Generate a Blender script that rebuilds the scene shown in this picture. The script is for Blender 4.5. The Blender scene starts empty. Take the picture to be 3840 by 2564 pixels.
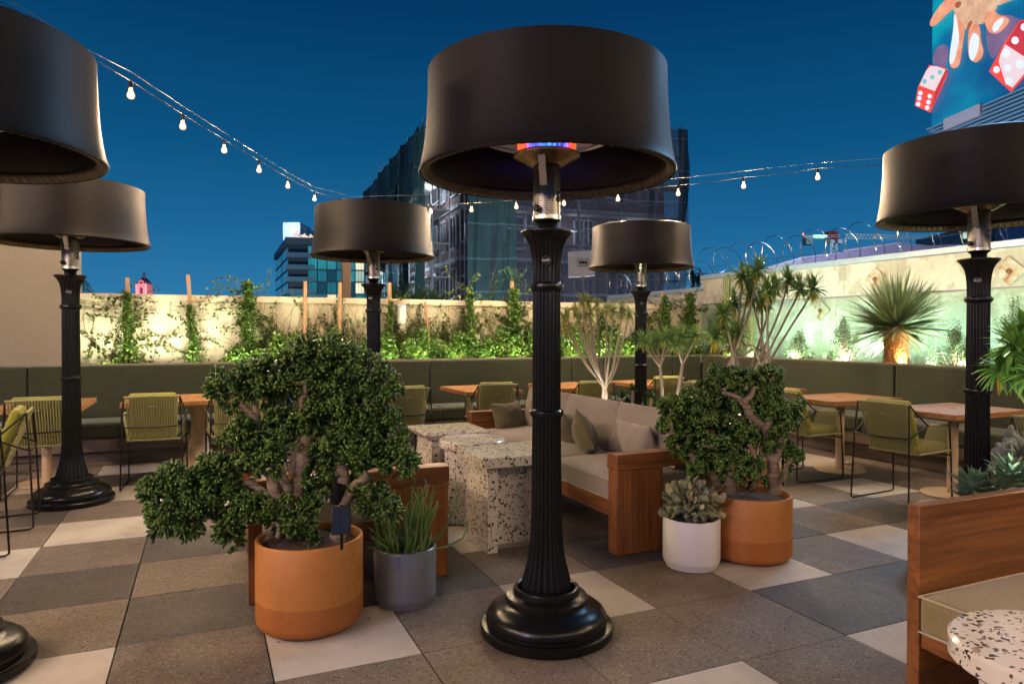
import bpy, math, random
import numpy as np
from mathutils import Vector, Matrix
R = math.radians
rnd = random.Random(7); rng = np.random.default_rng(11)
S = bpy.context.scene
C = S.collection
# ------------------------------------------------------------------ camera, sky, exposure
EYE = Vector((0, 0, 1.41)); YAW = R(23.8); PITCH = math.atan(35/2612)
cam = bpy.data.cameras.new('camera'); cam.sensor_width = 36; cam.lens = 36*2612/3840; cam.clip_end = 9000; cam.clip_start = .05
co = bpy.data.objects.new('camera', cam); C.objects.link(co); S.camera = co
co.location = EYE; co.rotation_euler = (R(90)-PITCH, 0, -YAW)
S.view_settings.view_transform = 'Standard'; S.view_settings.look = 'None'; S.view_settings.exposure = 0.22; S.view_settings.gamma = 1
W = bpy.data.worlds.new("World"); S.world = W; W.use_nodes = True
nt = W.node_tree; nt.nodes.clear()
def N(nt, t, **k):
    n = nt.nodes.new(t)
    for a, b in k.items(): setattr(n, a, b)
    return n
wo = N(nt, 'ShaderNodeOutputWorld'); bg = N(nt, 'ShaderNodeBackground'); tc = N(nt, 'ShaderNodeTexCoord'); sp = N(nt, 'ShaderNodeSeparateXYZ'); rp = N(nt, 'ShaderNodeValToRGB')
nt.links.new(tc.outputs['Generated'], sp.inputs[0]); nt.links.new(sp.outputs[2], rp.inputs[0])
sky = N(nt, 'ShaderNodeTexSky', sky_type='NISHITA', sun_disc=False, sun_elevation=R(-4), sun_rotation=R(200), ozone_density=3.0)
e = rp.color_ramp.elements
e[0].position = 0; e[0].color = (.030, .180, .365, 1)
e[1].position = .9; e[1].color = (.0006, .010, .045, 1)
for p, c in ((.06, (.022, .158, .335, 1)), (.14, (.010, .115, .27, 1)), (.25, (.003, .072, .185, 1)), (.42, (.0008, .034, .108, 1))):
    q = e.new(p); q.color = c
mx = N(nt, 'ShaderNodeMixRGB', blend_type='ADD'); mx.inputs[0].default_value = .05
nt.links.new(rp.outputs[0], mx.inputs[1]); nt.links.new(sky.outputs[0], mx.inputs[2])
nt.links.new(mx.outputs[0], bg.inputs[0]); bg.inputs[1].default_value = 1.0; nt.links.new(bg.outputs[0], wo.inputs[0])
S.cycles.max_bounces = 8; S.cycles.transparent_max_bounces = 24; S.cycles.sample_clamp_indirect = 4; S.cycles.caustics_reflective = False; S.cycles.caustics_refractive = False
S.cycles.use_denoising = True

def lamp(name, kind, loc, power, col, size=.1, to=None, angle=80, blend=.6):
    l = bpy.data.lights.new(name, kind); l.energy = power; l.color = col
    if kind in ('POINT', 'SPOT'): l.shadow_soft_size = size
    if kind == 'SPOT': l.spot_size = R(angle); l.spot_blend = blend
    if kind == 'AREA': l.size = size
    o = bpy.data.objects.new(name, l); C.objects.link(o); o.location = loc
    if to is not None: o.rotation_euler = (Vector(to)-Vector(loc)).to_track_quat('-Z', 'Y').to_euler()
    return o
WARM = (1, .70, .42)
# ------------------------------------------------------------------ geometry helpers
cY, sY = math.cos(YAW), math.sin(YAW)
def cw(cx, d, z=0): return Vector((cx*cY+d*sY, -cx*sY+d*cY, z))     # camera-frame ground offsets -> world
FWD = Vector((sY*math.cos(PITCH), cY*math.cos(PITCH), -math.sin(PITCH))); RGT = Vector((cY, -sY, 0)); UP = RGT.cross(FWD)
def ray(px, py):
    px /= .61146; py /= .61146
    return FWD + RGT*((px-1920)/2612) - UP*((py-1282)/2612)
def at(px, py, d): return EYE + ray(px, py)*d
def on(px, py, p0, n):
    r = ray(px, py); return EYE + r*((p0-EYE).dot(n)/r.dot(n))

class MB:
    def __init__(s): s.v = []; s.f = []; s.mi = []
    def add(s, v, f, m=0):
        b = len(s.v); s.v += [tuple(p) for p in v]; s.f += [tuple(i+b for i in q) for q in f]; s.mi += [m]*len(f); return s
    def box(s, a, b, m=0, M=None):
        x0, y0, z0 = a; x1, y1, z1 = b
        v = [(x0,y0,z0),(x1,y0,z0),(x1,y1,z0),(x0,y1,z0),(x0,y0,z1),(x1,y0,z1),(x1,y1,z1),(x0,y1,z1)]
        if M is not None: v = [M @ Vector(p) for p in v]
        return s.add(v, [(0,3,2,1),(4,5,6,7),(0,1,5,4),(1,2,6,5),(2,3,7,6),(3,0,4,7)], m)
    def tube(s, pts, r, n=8, m=0, cap=True):
        pts = [Vector(p) for p in pts]
        rs = r if isinstance(r, (list, tuple)) else [r]*len(pts)
        v = []; f = []; k = len(pts); ref = None
        for i, p in enumerate(pts):
            t = (pts[min(i+1, k-1)]-pts[max(i-1, 0)])
            if t.length < 1e-9: t = Vector((0, 0, 1))
            t.normalize()
            if ref is None: ref = Vector((0, 0, 1)) if abs(t.z) < .9 else Vector((1, 0, 0))
            a = ref - t*ref.dot(t)
            if a.length < 1e-6: a = t.orthogonal()
            a.normalize(); b = t.cross(a); ref = a
            for j in range(n):
                an = 2*math.pi*j/n; v.append(p + (a*math.cos(an)+b*math.sin(an))*rs[i])
        for i in range(k-1):
            for j in range(n): f.append((i*n+j, i*n+(j+1) % n, (i+1)*n+(j+1) % n, (i+1)*n+j))
        if cap: f.append(tuple(reversed(range(n)))); f.append(tuple(range((k-1)*n, k*n)))
        return s.add(v, f, m)
    def lathe(s, prof, n=48, c=(0, 0), m=0, flute=None, close=False, M=None):
        # prof: (r, z[, flute amplitude]);
        v = []; f = []; k = len(prof)
        for p in prof:
            r, z = p[0], p[1]; fa = p[2] if len(p) > 2 else 0
            for j in range(n):
                an = 2*math.pi*j/n; rr = r
                if fa: rr = r*(1 - fa*abs(math.sin(an*flute/2))**.7) if fa > 0 else r*(1+fa*math.cos(an*flute))
                v.append((c[0]+rr*math.cos(an), c[1]+rr*math.sin(an), z))
        for i in range(k-1):
            for j in range(n): f.append((i*n+j, i*n+(j+1) % n, (i+1)*n+(j+1) % n, (i+1)*n+j))
        if close:
            f.append(tuple(reversed(range(n)))); f.append(tuple(range((k-1)*n, k*n)))
        if M is not None: v = [M @ Vector(p) for p in v]
        return s.add(v, f, m)
    def poly(s, pts, m=0): return s.add(pts, [tuple(range(len(pts)))], m)
    def build(s, name, mat, parent=None, smooth=None, bevel=0, loc=None, sub=0, seg=2):
        me = bpy.data.meshes.new(name); me.from_pydata([tuple(p) for p in s.v], [], s.f)
        mats = mat if isinstance(mat, (list, tuple)) else [mat]
        for q in mats: me.materials.append(q)
        if len(mats) > 1: me.polygons.foreach_set('material_index', s.mi)
        me.update()
        if smooth:
            me.polygons.foreach_set('use_smooth', [True]*len(me.polygons)); me.set_sharp_from_angle(angle=R(smooth))
        o = bpy.data.objects.new(name, me); C.objects.link(o)
        if parent: o.parent = parent
        if loc: o.location = loc
        if bevel:
            b = o.modifiers.new('bevel', 'BEVEL'); b.width = bevel; b.segments = seg; b.limit_method = 'ANGLE'; b.angle_limit = R(40)
            me.polygons.foreach_set('use_smooth', [True]*len(me.polygons)); me.set_sharp_from_angle(angle=R(35)) if not smooth else None
        if sub: q = o.modifiers.new('sub', 'SUBSURF'); q.levels = sub; q.render_levels = sub
        return o
def np_mesh(name, V, F, mat, parent=None, smooth=True, mi=None):
    """V (n,3) float, F (m,k) int with one face size"""
    me = bpy.data.meshes.new(name); k = F.shape[1]
    me.vertices.add(len(V)); me.vertices.foreach_set('co', V.astype(np.float32).ravel())
    me.loops.add(F.size); me.loops.foreach_set('vertex_index', F.astype(np.int32).ravel())
    me.polygons.add(len(F)); me.polygons.foreach_set('loop_start', np.arange(0, F.size, k, dtype=np.int32))
    mats = mat if isinstance(mat, (list, tuple)) else [mat]
    for q in mats: me.materials.append(q)
    if mi is not None: me.polygons.foreach_set('material_index', mi.astype(np.int32))
    me.update(calc_edges=True); me.validate()
    me.polygons.foreach_set('use_smooth', [smooth]*len(me.polygons))
    o = bpy.data.objects.new(name, me); C.objects.link(o)
    if parent: o.parent = parent
    return o
def frames(D, roll=None):
    """rotation matrices whose local +Z is D, local Y roughly up"""
    D = D/np.linalg.norm(D, axis=1, keepdims=True)
    up = np.tile([0, 0, 1.], (len(D), 1)); up[np.abs(D[:, 2]) > .97] = [1, 0, 0]
    X = np.cross(up, D); X /= np.linalg.norm(X, axis=1, keepdims=True); Y = np.cross(D, X)
    if roll is not None:
        c, s_ = np.cos(roll)[:, None], np.sin(roll)[:, None]; X, Y = X*c+Y*s_, Y*c-X*s_
    return np.stack([X, Y, D], axis=2)
def scatter(tv, tf, P, D, Sc, roll=None):
    tv = np.array(tv, float); tf = np.array(tf, int); M = frames(np.array(D, float), roll)
    Sc = np.array(Sc, float); Sc = Sc[:, None]*np.ones((1, 3)) if Sc.ndim == 1 else Sc
    V = np.einsum('nij,nkj->nki', M, tv[None]*Sc[:, None, :]) + np.array(P)[:, None, :]
    F = tf[None] + (np.arange(len(P))*len(tv))[:, None, None]
    return V.reshape(-1, 3), F.reshape(-1, tf.shape[1])
def rdir(n, up=0.):
    v = rng.normal(size=(n, 3)); v /= np.linalg.norm(v, axis=1, keepdims=True); v[:, 2] += up
    return v/np.linalg.norm(v, axis=1, keepdims=True)
# leaf templates, growing along +Z, thickness along Y
def finger(nr=5, rings=((.0, .55), (.45, .85), (.88, 1.08), (1., .75)), bend=.14):
    v = []; f = []
    for h, r in rings:
        for j in range(nr): a = 2*math.pi*j/nr; v.append((r*math.cos(a)*.12, r*math.sin(a)*.12 - bend*h*h, h))
    k = len(rings)
    for i in range(k-1):
        for j in range(nr): f.append((i*nr+j, i*nr+(j+1) % nr, (i+1)*nr+(j+1) % nr, (i+1)*nr+j))
    t = len(v); v.append((0, -bend, 1.02))
    for j in range(0, nr): f.append(((k-1)*nr+j, (k-1)*nr+(j+1) % nr, t, t))
    return v, [q if q[2] != q[3] else (q[0], q[1], q[2], q[2]) for q in f]
def tri_fix(v, f):   # quads -> tris (degenerate quads dropped)
    o = []
    for q in f:
        o.append((q[0], q[1], q[2]))
        if q[3] != q[2]: o.append((q[0], q[2], q[3]))
    return v, o
FING = tri_fix(*finger())
FINGLO = tri_fix(*finger(4, ((.0, .7), (.6, 1.), (1., .7))))
def strap(n=5, w=.05, droop=.35, fold=.25):
    v = []; f = []
    for i in range(n+1):
        t = i/n; ww = w*(1-t**2.2)*(.55+.45*min(1, t*4)); y = -droop*t*t; z = t*(1-.25*droop*t)
        v += [(-ww, y+fold*ww, z), (0, y-fold*ww*.6, z), (ww, y+fold*ww, z)]
    for i in range(n):
        a = i*3; f += [(a, a+1, a+4, a+3), (a+1, a+2, a+5, a+4)]
    return v, f
LEAF = ([(0, 0, 0), (-.38, .08, .45), (0, -.05, .5), (.38, .08, .45), (0, .02, 1.0)], [(0, 2, 1), (0, 3, 2), (1, 2, 4), (2, 3, 4)])
def tag(o, label=None, cat=None, group=None, kind=None):
    if label: o['label'] = label
    if cat: o['category'] = cat
    if group: o['group'] = group
    if kind: o['kind'] = kind
    return o
def thing(name, loc=(0, 0, 0), rz=0, **k):
    o = bpy.data.objects.new(name, None); C.objects.link(o); o.location = loc; o.rotation_euler = (0, 0, rz)
    o.empty_display_size = .1
    return tag(o, **k)
def kids(o): return [c for c in ALL if c.parent == o]
def clone(o, parent=None, **k):
    c = o.copy(); C.objects.link(c); c.parent = parent
    for ch in list(o.children): clone(ch, c)
    return tag(c, **k) if k else c
# ------------------------------------------------------------------ materials
def new(name):
    m = bpy.data.materials.new(name); m.use_nodes = True; t = m.node_tree; b = t.nodes['Principled BSDF']; return m, t, b
def L(t, a, b): t.links.new(a, b)
def coords(t, sc=(1, 1, 1), kind='Object', rot=(0, 0, 0)):
    c = N(t, 'ShaderNodeTexCoord'); m = N(t, 'ShaderNodeMapping'); m.inputs['Scale'].default_value = sc; m.inputs['Rotation'].default_value = rot
    L(t, c.outputs[kind], m.inputs[0]); return m.outputs[0]
def noise(t, v, s, d=4, r=.55):
    n = N(t, 'ShaderNodeTexNoise'); n.inputs['Scale'].default_value = s; n.inputs['Detail'].default_value = d; n.inputs['Roughness'].default_value = r
    if v is not None: L(t, v, n.inputs['Vector'])
    return n.outputs[0]
def ramp(t, f, st):
    r = N(t, 'ShaderNodeValToRGB'); e = r.color_ramp.elements
    while len(e) < len(st): e.new(.5)
    for q, (p, c) in zip(e, st): q.position = p; q.color = tuple(c)+(1,) if len(c) == 3 else c
    L(t, f, r.inputs[0]); return r.outputs[0]
def mixc(t, f, a, b, bt='MIX'):
    m = N(t, 'ShaderNodeMixRGB', blend_type=bt)
    for i, x in enumerate((f, a, b)):
        if isinstance(x, (int, float)): m.inputs[i].default_value = x if i == 0 else (x, x, x, 1)
        elif isinstance(x, tuple): m.inputs[i].default_value = x+(1,) if len(x) == 3 else x
        else: L(t, x, m.inputs[i])
    return m.outputs[0]
def math_(t, op, a, b=None, clamp=False):
    m = N(t, 'ShaderNodeMath', operation=op); m.use_clamp = clamp
    for i, x in enumerate((a, b)):
        if x is None: continue
        if isinstance(x, (int, float)): m.inputs[i].default_value = x
        else: L(t, x, m.inputs[i])
    return m.outputs[0]
def bump(t, b, h, s=.3, d=.01):
    n = N(t, 'ShaderNodeBump'); n.inputs['Strength'].default_value = s; n.inputs['Distance'].default_value = d
    L(t, h, n.inputs['Height']); L(t, n.outputs[0], b.inputs['Normal'])
def plain(name, col, rough=.5, metal=0, var=.12, vs=6, bs=0, bsc=60, spec=None, coat=0, rv=.12):
    m, t, b = new(name); v = coords(t)
    n = noise(t, v, vs, 6)
    L(t, mixc(t, n, tuple(c*(1-var) for c in col), tuple(min(1, c*(1+var)) for c in col)), b.inputs['Base Color'])
    L(t, math_(t, 'ADD', rough-rv/2, math_(t, 'MULTIPLY', noise(t, v, vs*4, 3), rv)), b.inputs['Roughness'])
    b.inputs['Metallic'].default_value = metal
    if spec is not None: b.inputs['Specular IOR Level'].default_value = spec
    if coat: b.inputs['Coat Weight'].default_value = coat; b.inputs['Coat Roughness'].default_value = .15
    if bs: bump(t, b, noise(t, v, bsc, 5), bs, .004)
    return m
def emis(name, col, s):
    m, t, b = new(name); b.inputs['Base Color'].default_value = (0, 0, 0, 1)
    b.inputs['Emission Color'].default_value = tuple(col)+(1,); b.inputs['Emission Strength'].default_value = s; return m
def leafm(name, cols, rough=.4, tr=.35, vs=3):
    m, t, b = new(name); g = N(t, 'ShaderNodeNewGeometry'); v = coords(t)
    f = math_(t, 'ADD', math_(t, 'MULTIPLY', g.outputs['Random Per Island'], .6), math_(t, 'MULTIPLY', noise(t, v, vs, 2), .4))
    col = ramp(t, f, [(i/(len(cols)-1)*.8+.1, c) for i, c in enumerate(cols)])
    L(t, col, b.inputs['Base Color']); b.inputs['Roughness'].default_value = rough
    if tr:
        tl = N(t, 'ShaderNodeBsdfTranslucent'); L(t, mixc(t, 1., col, (1.1, 1.25, .5), 'MULTIPLY'), tl.inputs[0])
        mx = N(t, 'ShaderNodeMixShader'); mx.inputs[0].default_value = tr; L(t, b.outputs[0], mx.inputs[1]); L(t, tl.outputs[0], mx.inputs[2])
        L(t, mx.outputs[0], t.nodes['Material Output'].inputs[0])
    return m
def wood(name, dark, light, axis=0, rough=.42, sc=1., board=.075):
    m, t, b = new(name); s = [16*sc]*3; s[axis] = .9*sc
    v = coords(t, tuple(s)); w = N(t, 'ShaderNodeTexNoise'); w.inputs['Scale'].default_value = 2.2; w.inputs['Detail'].default_value = 9; w.inputs['Distortion'].default_value = .9; w.inputs['Roughness'].default_value = .6; L(t, v, w.inputs['Vector'])
    s2 = [150.]*3; s2[axis] = 2.5; fine = noise(t, coords(t, tuple(s2)), 1, 3, .7)
    c = ramp(t, w.outputs[0], [(.30, dark), (.47, tuple((a+b_)/2 for a, b_ in zip(dark, light))), (.64, light)])
    o = coords(t); sx = N(t, 'ShaderNodeSeparateXYZ'); L(t, o, sx.inputs[0]); wn = N(t, 'ShaderNodeTexWhiteNoise', noise_dimensions='2D'); cb = N(t, 'ShaderNodeCombineXYZ')
    ax = [i for i in range(3) if i != axis]
    for k, i in enumerate(ax): L(t, math_(t, 'FLOOR', math_(t, 'DIVIDE', sx.outputs[i], board)), cb.inputs[k])
    L(t, cb.outputs[0], wn.inputs['Vector']); bt = math_(t, 'ADD', .80, math_(t, 'MULTIPLY', wn.outputs['Value'], .36))
    cc = N(t, 'ShaderNodeCombineXYZ'); [L(t, bt, cc.inputs[k]) for k in range(3)]
    c = mixc(t, 1., c, cc.outputs[0], 'MULTIPLY')
    c = mixc(t, math_(t, 'MULTIPLY', fine, .75), c, tuple(x*.45 for x in dark))
    L(t, c, b.inputs['Base Color']); b.inputs['Roughness'].default_value = rough
    bump(t, b, fine, .18, .003); return m
def fabric(name, col, sc=420, rough=.9):
    m, t, b = new(name); v = coords(t)
    n = noise(t, v, sc, 2, .8); n2 = noise(t, v, 5, 4)
    c = mixc(t, n, tuple(x*.6 for x in col), tuple(min(1, x*1.4) for x in col)); c = mixc(t, math_(t, 'MULTIPLY', noise(t, coords(t, (1, 1, 2.5)), 85, 3, .8), .7), c, tuple(x*.5 for x in col)); c = mixc(t, n2, c, mixc(t, 1., c, (.72, .72, .72), 'MULTIPLY'))
    L(t, c, b.inputs['Base Color']); b.inputs['Roughness'].default_value = rough; b.inputs['Sheen Weight'].default_value = .25; b.inputs['Specular IOR Level'].default_value = .15
    h = math_(t, 'ADD', math_(t, 'MULTIPLY', noise(t, v, 9, 3), 3.), n); bump(t, b, h, .35, .006); return m
def terrazzo(name):
    m, t, b = new(name); v0 = coords(t)
    nv = N(t, 'ShaderNodeTexNoise'); nv.inputs['Scale'].default_value = 30; L(t, v0, nv.inputs['Vector'])
    va = N(t, 'ShaderNodeVectorMath', operation='MULTIPLY_ADD'); L(t, nv.outputs['Color'], va.inputs[0]); va.inputs[1].default_value = (.014, .014, .014); L(t, v0, va.inputs[2])
    col = (.66, .62, .56)
    out = mixc(t, noise(t, v0, 12), (.62, .575, .50), (.76, .71, .63))
    for sc, thr, pick, seed in ((44., .10, .66, 0), (78., .11, .70, 3.7)):
        mp = N(t, 'ShaderNodeMapping'); mp.inputs['Location'].default_value = (seed, seed*2, 0); mp.inputs['Rotation'].default_value = (seed, .5, seed); mp.inputs['Scale'].default_value = (1, 1, 1.0); L(t, va.outputs[0], mp.inputs[0])
        A = N(t, 'ShaderNodeTexVoronoi', feature='DISTANCE_TO_EDGE'); B = N(t, 'ShaderNodeTexVoronoi', feature='F1')
        for q in (A, B): q.inputs['Scale'].default_value = sc; L(t, mp.outputs[0], q.inputs['Vector'])
        sx = N(t, 'ShaderNodeSeparateColor'); L(t, B.outputs['Color'], sx.inputs[0])
        msk = math_(t, 'MULTIPLY', math_(t, 'GREATER_THAN', A.outputs['Distance'], math_(t, 'ADD', thr, math_(t, 'MULTIPLY', sx.outputs[1], .12))), math_(t, 'GREATER_THAN', sx.outputs[0], pick))
        cc = N(t, 'ShaderNodeValToRGB'); cc.color_ramp.interpolation = 'CONSTANT'; e = cc.color_ramp.elements
        pal = [(.0, (.06, .028, .014)), (.28, (.14, .07, .03)), (.5, (.24, .155, .08)), (.7, (.10, .08, .06)), (.86, (.015, .025, .035)), (.93, (.36, .29, .20))]
        while len(e) < len(pal): e.new(.9)
        for q, (p, c) in zip(e, pal): q.position = p; q.color = c+(1,)
        L(t, sx.outputs[2], cc.inputs[0]); out = mixc(t, msk, out, cc.outputs[0])
    L(t, out, b.inputs['Base Color']); b.inputs['Roughness'].default_value = .16; b.inputs['Coat Weight'].default_value = .3; b.inputs['Coat Roughness'].default_value = .06
    return m
M = {}
def textmesh(name, cu):
    o = bpy.data.objects.new(name, cu); C.objects.link(o); bpy.context.view_layer.update()
    me = bpy.data.meshes.new_from_object(o.evaluated_get(bpy.context.evaluated_depsgraph_get())); me.materials.clear(); me.materials.append(cu.materials[0])
    bpy.data.objects.remove(o); o = bpy.data.objects.new(name, me); C.objects.link(o); return o
def tile(name, a, b_, speck):
    m, t, b = new(name); v = coords(t); g = N(t, 'ShaderNodeNewGeometry'); isl = g.outputs['Random Per Island']
    mp = N(t, 'ShaderNodeMapping'); L(t, v, mp.inputs[0]); cmb = N(t, 'ShaderNodeCombineXYZ'); L(t, math_(t, 'MULTIPLY', isl, 37.), cmb.inputs[2]); L(t, cmb.outputs[0], mp.inputs['Location'])
    c = mixc(t, noise(t, mp.outputs[0], 3.5, 7, .6), a, b_)
    c = mixc(t, math_(t, 'MULTIPLY', isl, .45), c, mixc(t, 1., c, (.62, .62, .66), 'MULTIPLY'))
    if speck:
        vo = N(t, 'ShaderNodeTexVoronoi'); vo.inputs['Scale'].default_value = 88; L(t, v, vo.inputs['Vector']); sx = N(t, 'ShaderNodeSeparateColor'); L(t, vo.outputs['Color'], sx.inputs[0])
        k = math_(t, 'MULTIPLY', math_(t, 'LESS_THAN', vo.outputs['Distance'], .42), math_(t, 'LESS_THAN', sx.outputs[0], .26))
        c = mixc(t, math_(t, 'MULTIPLY', k, .9), c, tuple(x*.25 for x in a))
        k2 = math_(t, 'MULTIPLY', math_(t, 'LESS_THAN', vo.outputs['Distance'], .4), math_(t, 'GREATER_THAN', sx.outputs[0], .87))
        c = mixc(t, math_(t, 'MULTIPLY', k2, .5), c, tuple(min(1, x*2.1) for x in b_))
        c = mixc(t, math_(t, 'MULTIPLY', noise(t, v, 260, 2, .8), .45), c, tuple(x*.5 for x in a))
    # rubbed-in dirt patches
    dz = ramp(t, noise(t, v, 1.3, 8, .65), [(.42, (1, 1, 1)), (.66, (.66, .64, .62))]); c = mixc(t, 1., c, dz, 'MULTIPLY')
    L(t, c, b.inputs['Base Color']); b.inputs['Specular IOR Level'].default_value = .28; L(t, math_(t, 'ADD', .50, math_(t, 'MULTIPLY', noise(t, v, 5, 5), .25)), b.inputs['Roughness']); bump(t, b, noise(t, v, 140, 3), .12, .002)
    return m
M['tileW'] = tile('tile_cream', (.44, .405, .35), (.61, .565, .49), False)
M['tileT'] = tile('tile_brown', (.165, .135, .106), (.285, .238, .19), True)
M['tileD'] = tile('tile_grey', (.085, .078, .072), (.150, .138, .128), True)
M['black'] = plain('black_paint', (.005, .0055, .005), .27, 0, .2, 9, spec=.32, rv=.015)
M['shade'] = plain('bronze_shade', (.0080, .0068, .0066), .48, .0, .5, 3, .03, 500, spec=.17, rv=.06)
M['shadein'] = plain('hammered_inside', (.03, .026, .02), .35, .5, .5, 60, .5, 110)
M['steel'] = plain('steel', (.55, .53, .48), .28, 1, .1, 10)
M['brass'] = plain('brass', (.42, .30, .16), .25, 1, .15, 8)
M['reflector'] = plain('reflector', (.75, .70, .66), .3, 1, .05, 6)
M['rodmetal'] = plain('dark_rod', (.025, .02, .017), .4, .6, .2, 20)
M['rope'] = plain('olive_rope', (.27, .265, .11), .8, 0, .3, 60, .3, 300)
M['cushion'] = fabric('lime_cushion', (.33, .34, .05), 300)
M['bench'] = fabric('bench_fabric', (.045, .055, .032), 260, .7)
M['sofaf'] = fabric('sofa_fabric', (.38, .33, .265), 380)
M['pillow'] = fabric('pillow_fabric', (.155, .135, .075), 380)
M['rsofa'] = fabric('olive_sofa_fabric', (.33, .27, .13), 380)
M['piping'] = plain('piping', (.42, .37, .28), .8)
for ax in range(3):
    M['teak%d' % ax] = wood('teak_%s' % 'xyz'[ax], (.13, .042, .010), (.36, .135, .032), ax)
    M['table%d' % ax] = wood('light_teak_%s' % 'xyz'[ax], (.28, .11, .035), (.62, .32, .12), ax, .38)
M['plinth'] = wood('grey_board', (.10, .075, .055), (.20, .155, .12), 0, .55, .5)
M['plinthy'] = wood('grey_board_y', (.10, .075, .055), (.20, .155, .12), 1, .55, .5)
M['trim'] = plain('tan_trim', (.24, .19, .13), .55)
M['sand'] = plain('sand_metal', (.45, .34, .22), .5, 0, .08, 5)
M['stucco'] = None
def stucco(name, a, b_, bs=.5, streaks=True):
    m, t, b = new(name); v = coords(t); c = mixc(t, noise(t, v, 2.2, 6), a, b_)
    if streaks:
        s = ramp(t, noise(t, coords(t, (1.2, 1.2, 6)), 1.6, 6, .7), [(.54, (1, 1, 1)), (.74, (.55, .52, .46))]); c = mixc(t, .4, c, s, 'MULTIPLY')
    L(t, c, b.inputs['Base Color']); b.inputs['Roughness'].default_value = .85
    bump(t, b, noise(t, v, 42, 6, .7), bs, .02); return m
M['stucco'] = stucco('cream_stucco', (.40, .375, .28), (.50, .47, .35), .6)
M['stucco2'] = stucco('tan_stucco', (.24, .225, .175), (.31, .285, .225), 1., False)
M['cap'] = plain('cream_coping', (.45, .39, .29), .6, 0, .08, 3)
def concrete(name):
    m, t, b = new(name); v = coords(t)
    c = mixc(t, noise(t, v, 1.6, 8, .65), (.38, .38, .32), (.58, .57, .49))
    pt = ramp(t, noise(t, coords(t, (1, 1, 1)), 2.6, 9, .72), [(.50, (0, 0, 0)), (.53, (1, 1, 1))]); c = mixc(t, math_(t, 'MULTIPLY', pt, .45), c, (.25, .22, .15))
    dr = ramp(t, noise(t, coords(t, (1, 3.5, .5)), 2.0, 8, .7), [(.52, (1, 1, 1)), (.75, (.48, .45, .38))]); c = mixc(t, .8, c, dr, 'MULTIPLY')
    sp = ramp(t, noise(t, v, 18, 6, .75), [(.60, (1, 1, 1)), (.72, (.35, .33, .27))]); c = mixc(t, .6, c, sp, 'MULTIPLY')
    L(t, c, b.inputs['Base Color']); b.inputs['Roughness'].default_value = .85; bump(t, b, noise(t, v, 20, 8, .7), .6, .02); return m
M['concrete'] = concrete('old_concrete')
M['coping'] = plain('metal_coping', (.30, .39, .47), .45, .2, .2, 5)
def terracotta():
    m, t, b = new('terracotta'); v = coords(t)
    c = mixc(t, noise(t, v, 4, 6), (.40, .145, .032), (.54, .23, .055))
    sx = N(t, 'ShaderNodeSeparateXYZ'); L(t, v, sx.inputs[0])
    wet = math_(t, 'LESS_THAN', math_(t, 'ADD', sx.outputs[2], math_(t, 'MULTIPLY', noise(t, coords(t, (1, 1, .1)), 3), .03)), .165)  # tone turns darker below a wavering height on the pot
    c = mixc(t, math_(t, 'MULTIPLY', wet, math_(t, 'ADD', .35, noise(t, v, 3, 4))), c, mixc(t, 1., c, (.74, .60, .48), 'MULTIPLY'))  # darker tone on the lower band of the pot
    bl = ramp(t, noise(t, coords(t, (1, 1, .6)), 2.2, 7, .7), [(.42, (1, 1, 1)), (.62, (.72, .72, .55))]); c = mixc(t, .8, c, bl, 'MULTIPLY')
    st = ramp(t, noise(t, v, 7, 9, .75), [(.60, (1, 1, 1)), (.74, (.5, .4, .35))]); c = mixc(t, .7, c, st, 'MULTIPLY')
    L(t, c, b.inputs['Base Color']); b.inputs['Roughness'].default_value = .55; bump(t, b, noise(t, v, 60, 4), .1, .003); return m
M['terracotta'] = terracotta()
M['greypot'] = plain('grey_glaze', (.13, .145, .165), .25, 0, .06, 3, coat=.3)
M['whitepot'] = plain('white_glaze', (.66, .66, .68), .32, 0, .06, 14, coat=.3)
M['soil'] = plain('soil', (.055, .030, .017), .95, 0, .7, 90, 1., 90)
M['terrazzo'] = terrazzo('terrazzo')
m, t_, b = new('succulent_bark'); rg = noise(t_, coords(t_, (4, 4, 75)), 1.2, 3, .6); big = noise(t_, coords(t_), 14, 5)
c_ = mixc(t_, big, (.13, .098, .062), (.33, .255, .17)); c_ = mixc(t_, 1., c_, ramp(t_, rg, [(.38, (.6, .55, .5)), (.50, (1, 1, 1))]), 'MULTIPLY'); L(t_, c_, b.inputs['Base Color']); b.inputs['Roughness'].default_value = .7
bump(t_, b, math_(t_, 'ADD', rg, big), .9, .012); M['bark'] = m
M['palebark'] = plain('pale_bark', (.27, .21, .16), .75, 0, .3, 30, .6, 60)
M['stake'] = plain('stake_wood', (.27, .16, .085), .7, 0, .3, 30, .3, 60)
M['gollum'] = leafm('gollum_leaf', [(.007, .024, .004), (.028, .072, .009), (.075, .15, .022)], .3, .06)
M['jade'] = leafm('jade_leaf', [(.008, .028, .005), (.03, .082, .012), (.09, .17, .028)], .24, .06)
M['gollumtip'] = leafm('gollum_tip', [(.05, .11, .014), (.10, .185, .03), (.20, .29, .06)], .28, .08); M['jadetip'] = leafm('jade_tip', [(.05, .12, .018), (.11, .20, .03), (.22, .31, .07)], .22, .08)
M['flower'] = leafm('tiny_bloom', [(.22, .24, .05), (.32, .30, .09)], .6, .2)
M['round'] = leafm('round_leaf', [(.10, .13, .08), (.22, .25, .16), (.42, .36, .18)], .45, .1)
M['pencil'] = leafm('pencil_stem', [(.09, .17, .04), (.20, .31, .09)], .4, .1)
M['ivy'] = leafm('ivy_leaf', [(.022, .055, .010), (.055, .12, .018), (.12, .19, .03)], .45, .28)
M['ivydry'] = leafm('dry_ivy_leaf', [(.12, .055, .02), (.16, .13, .03)], .6, .3)
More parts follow.
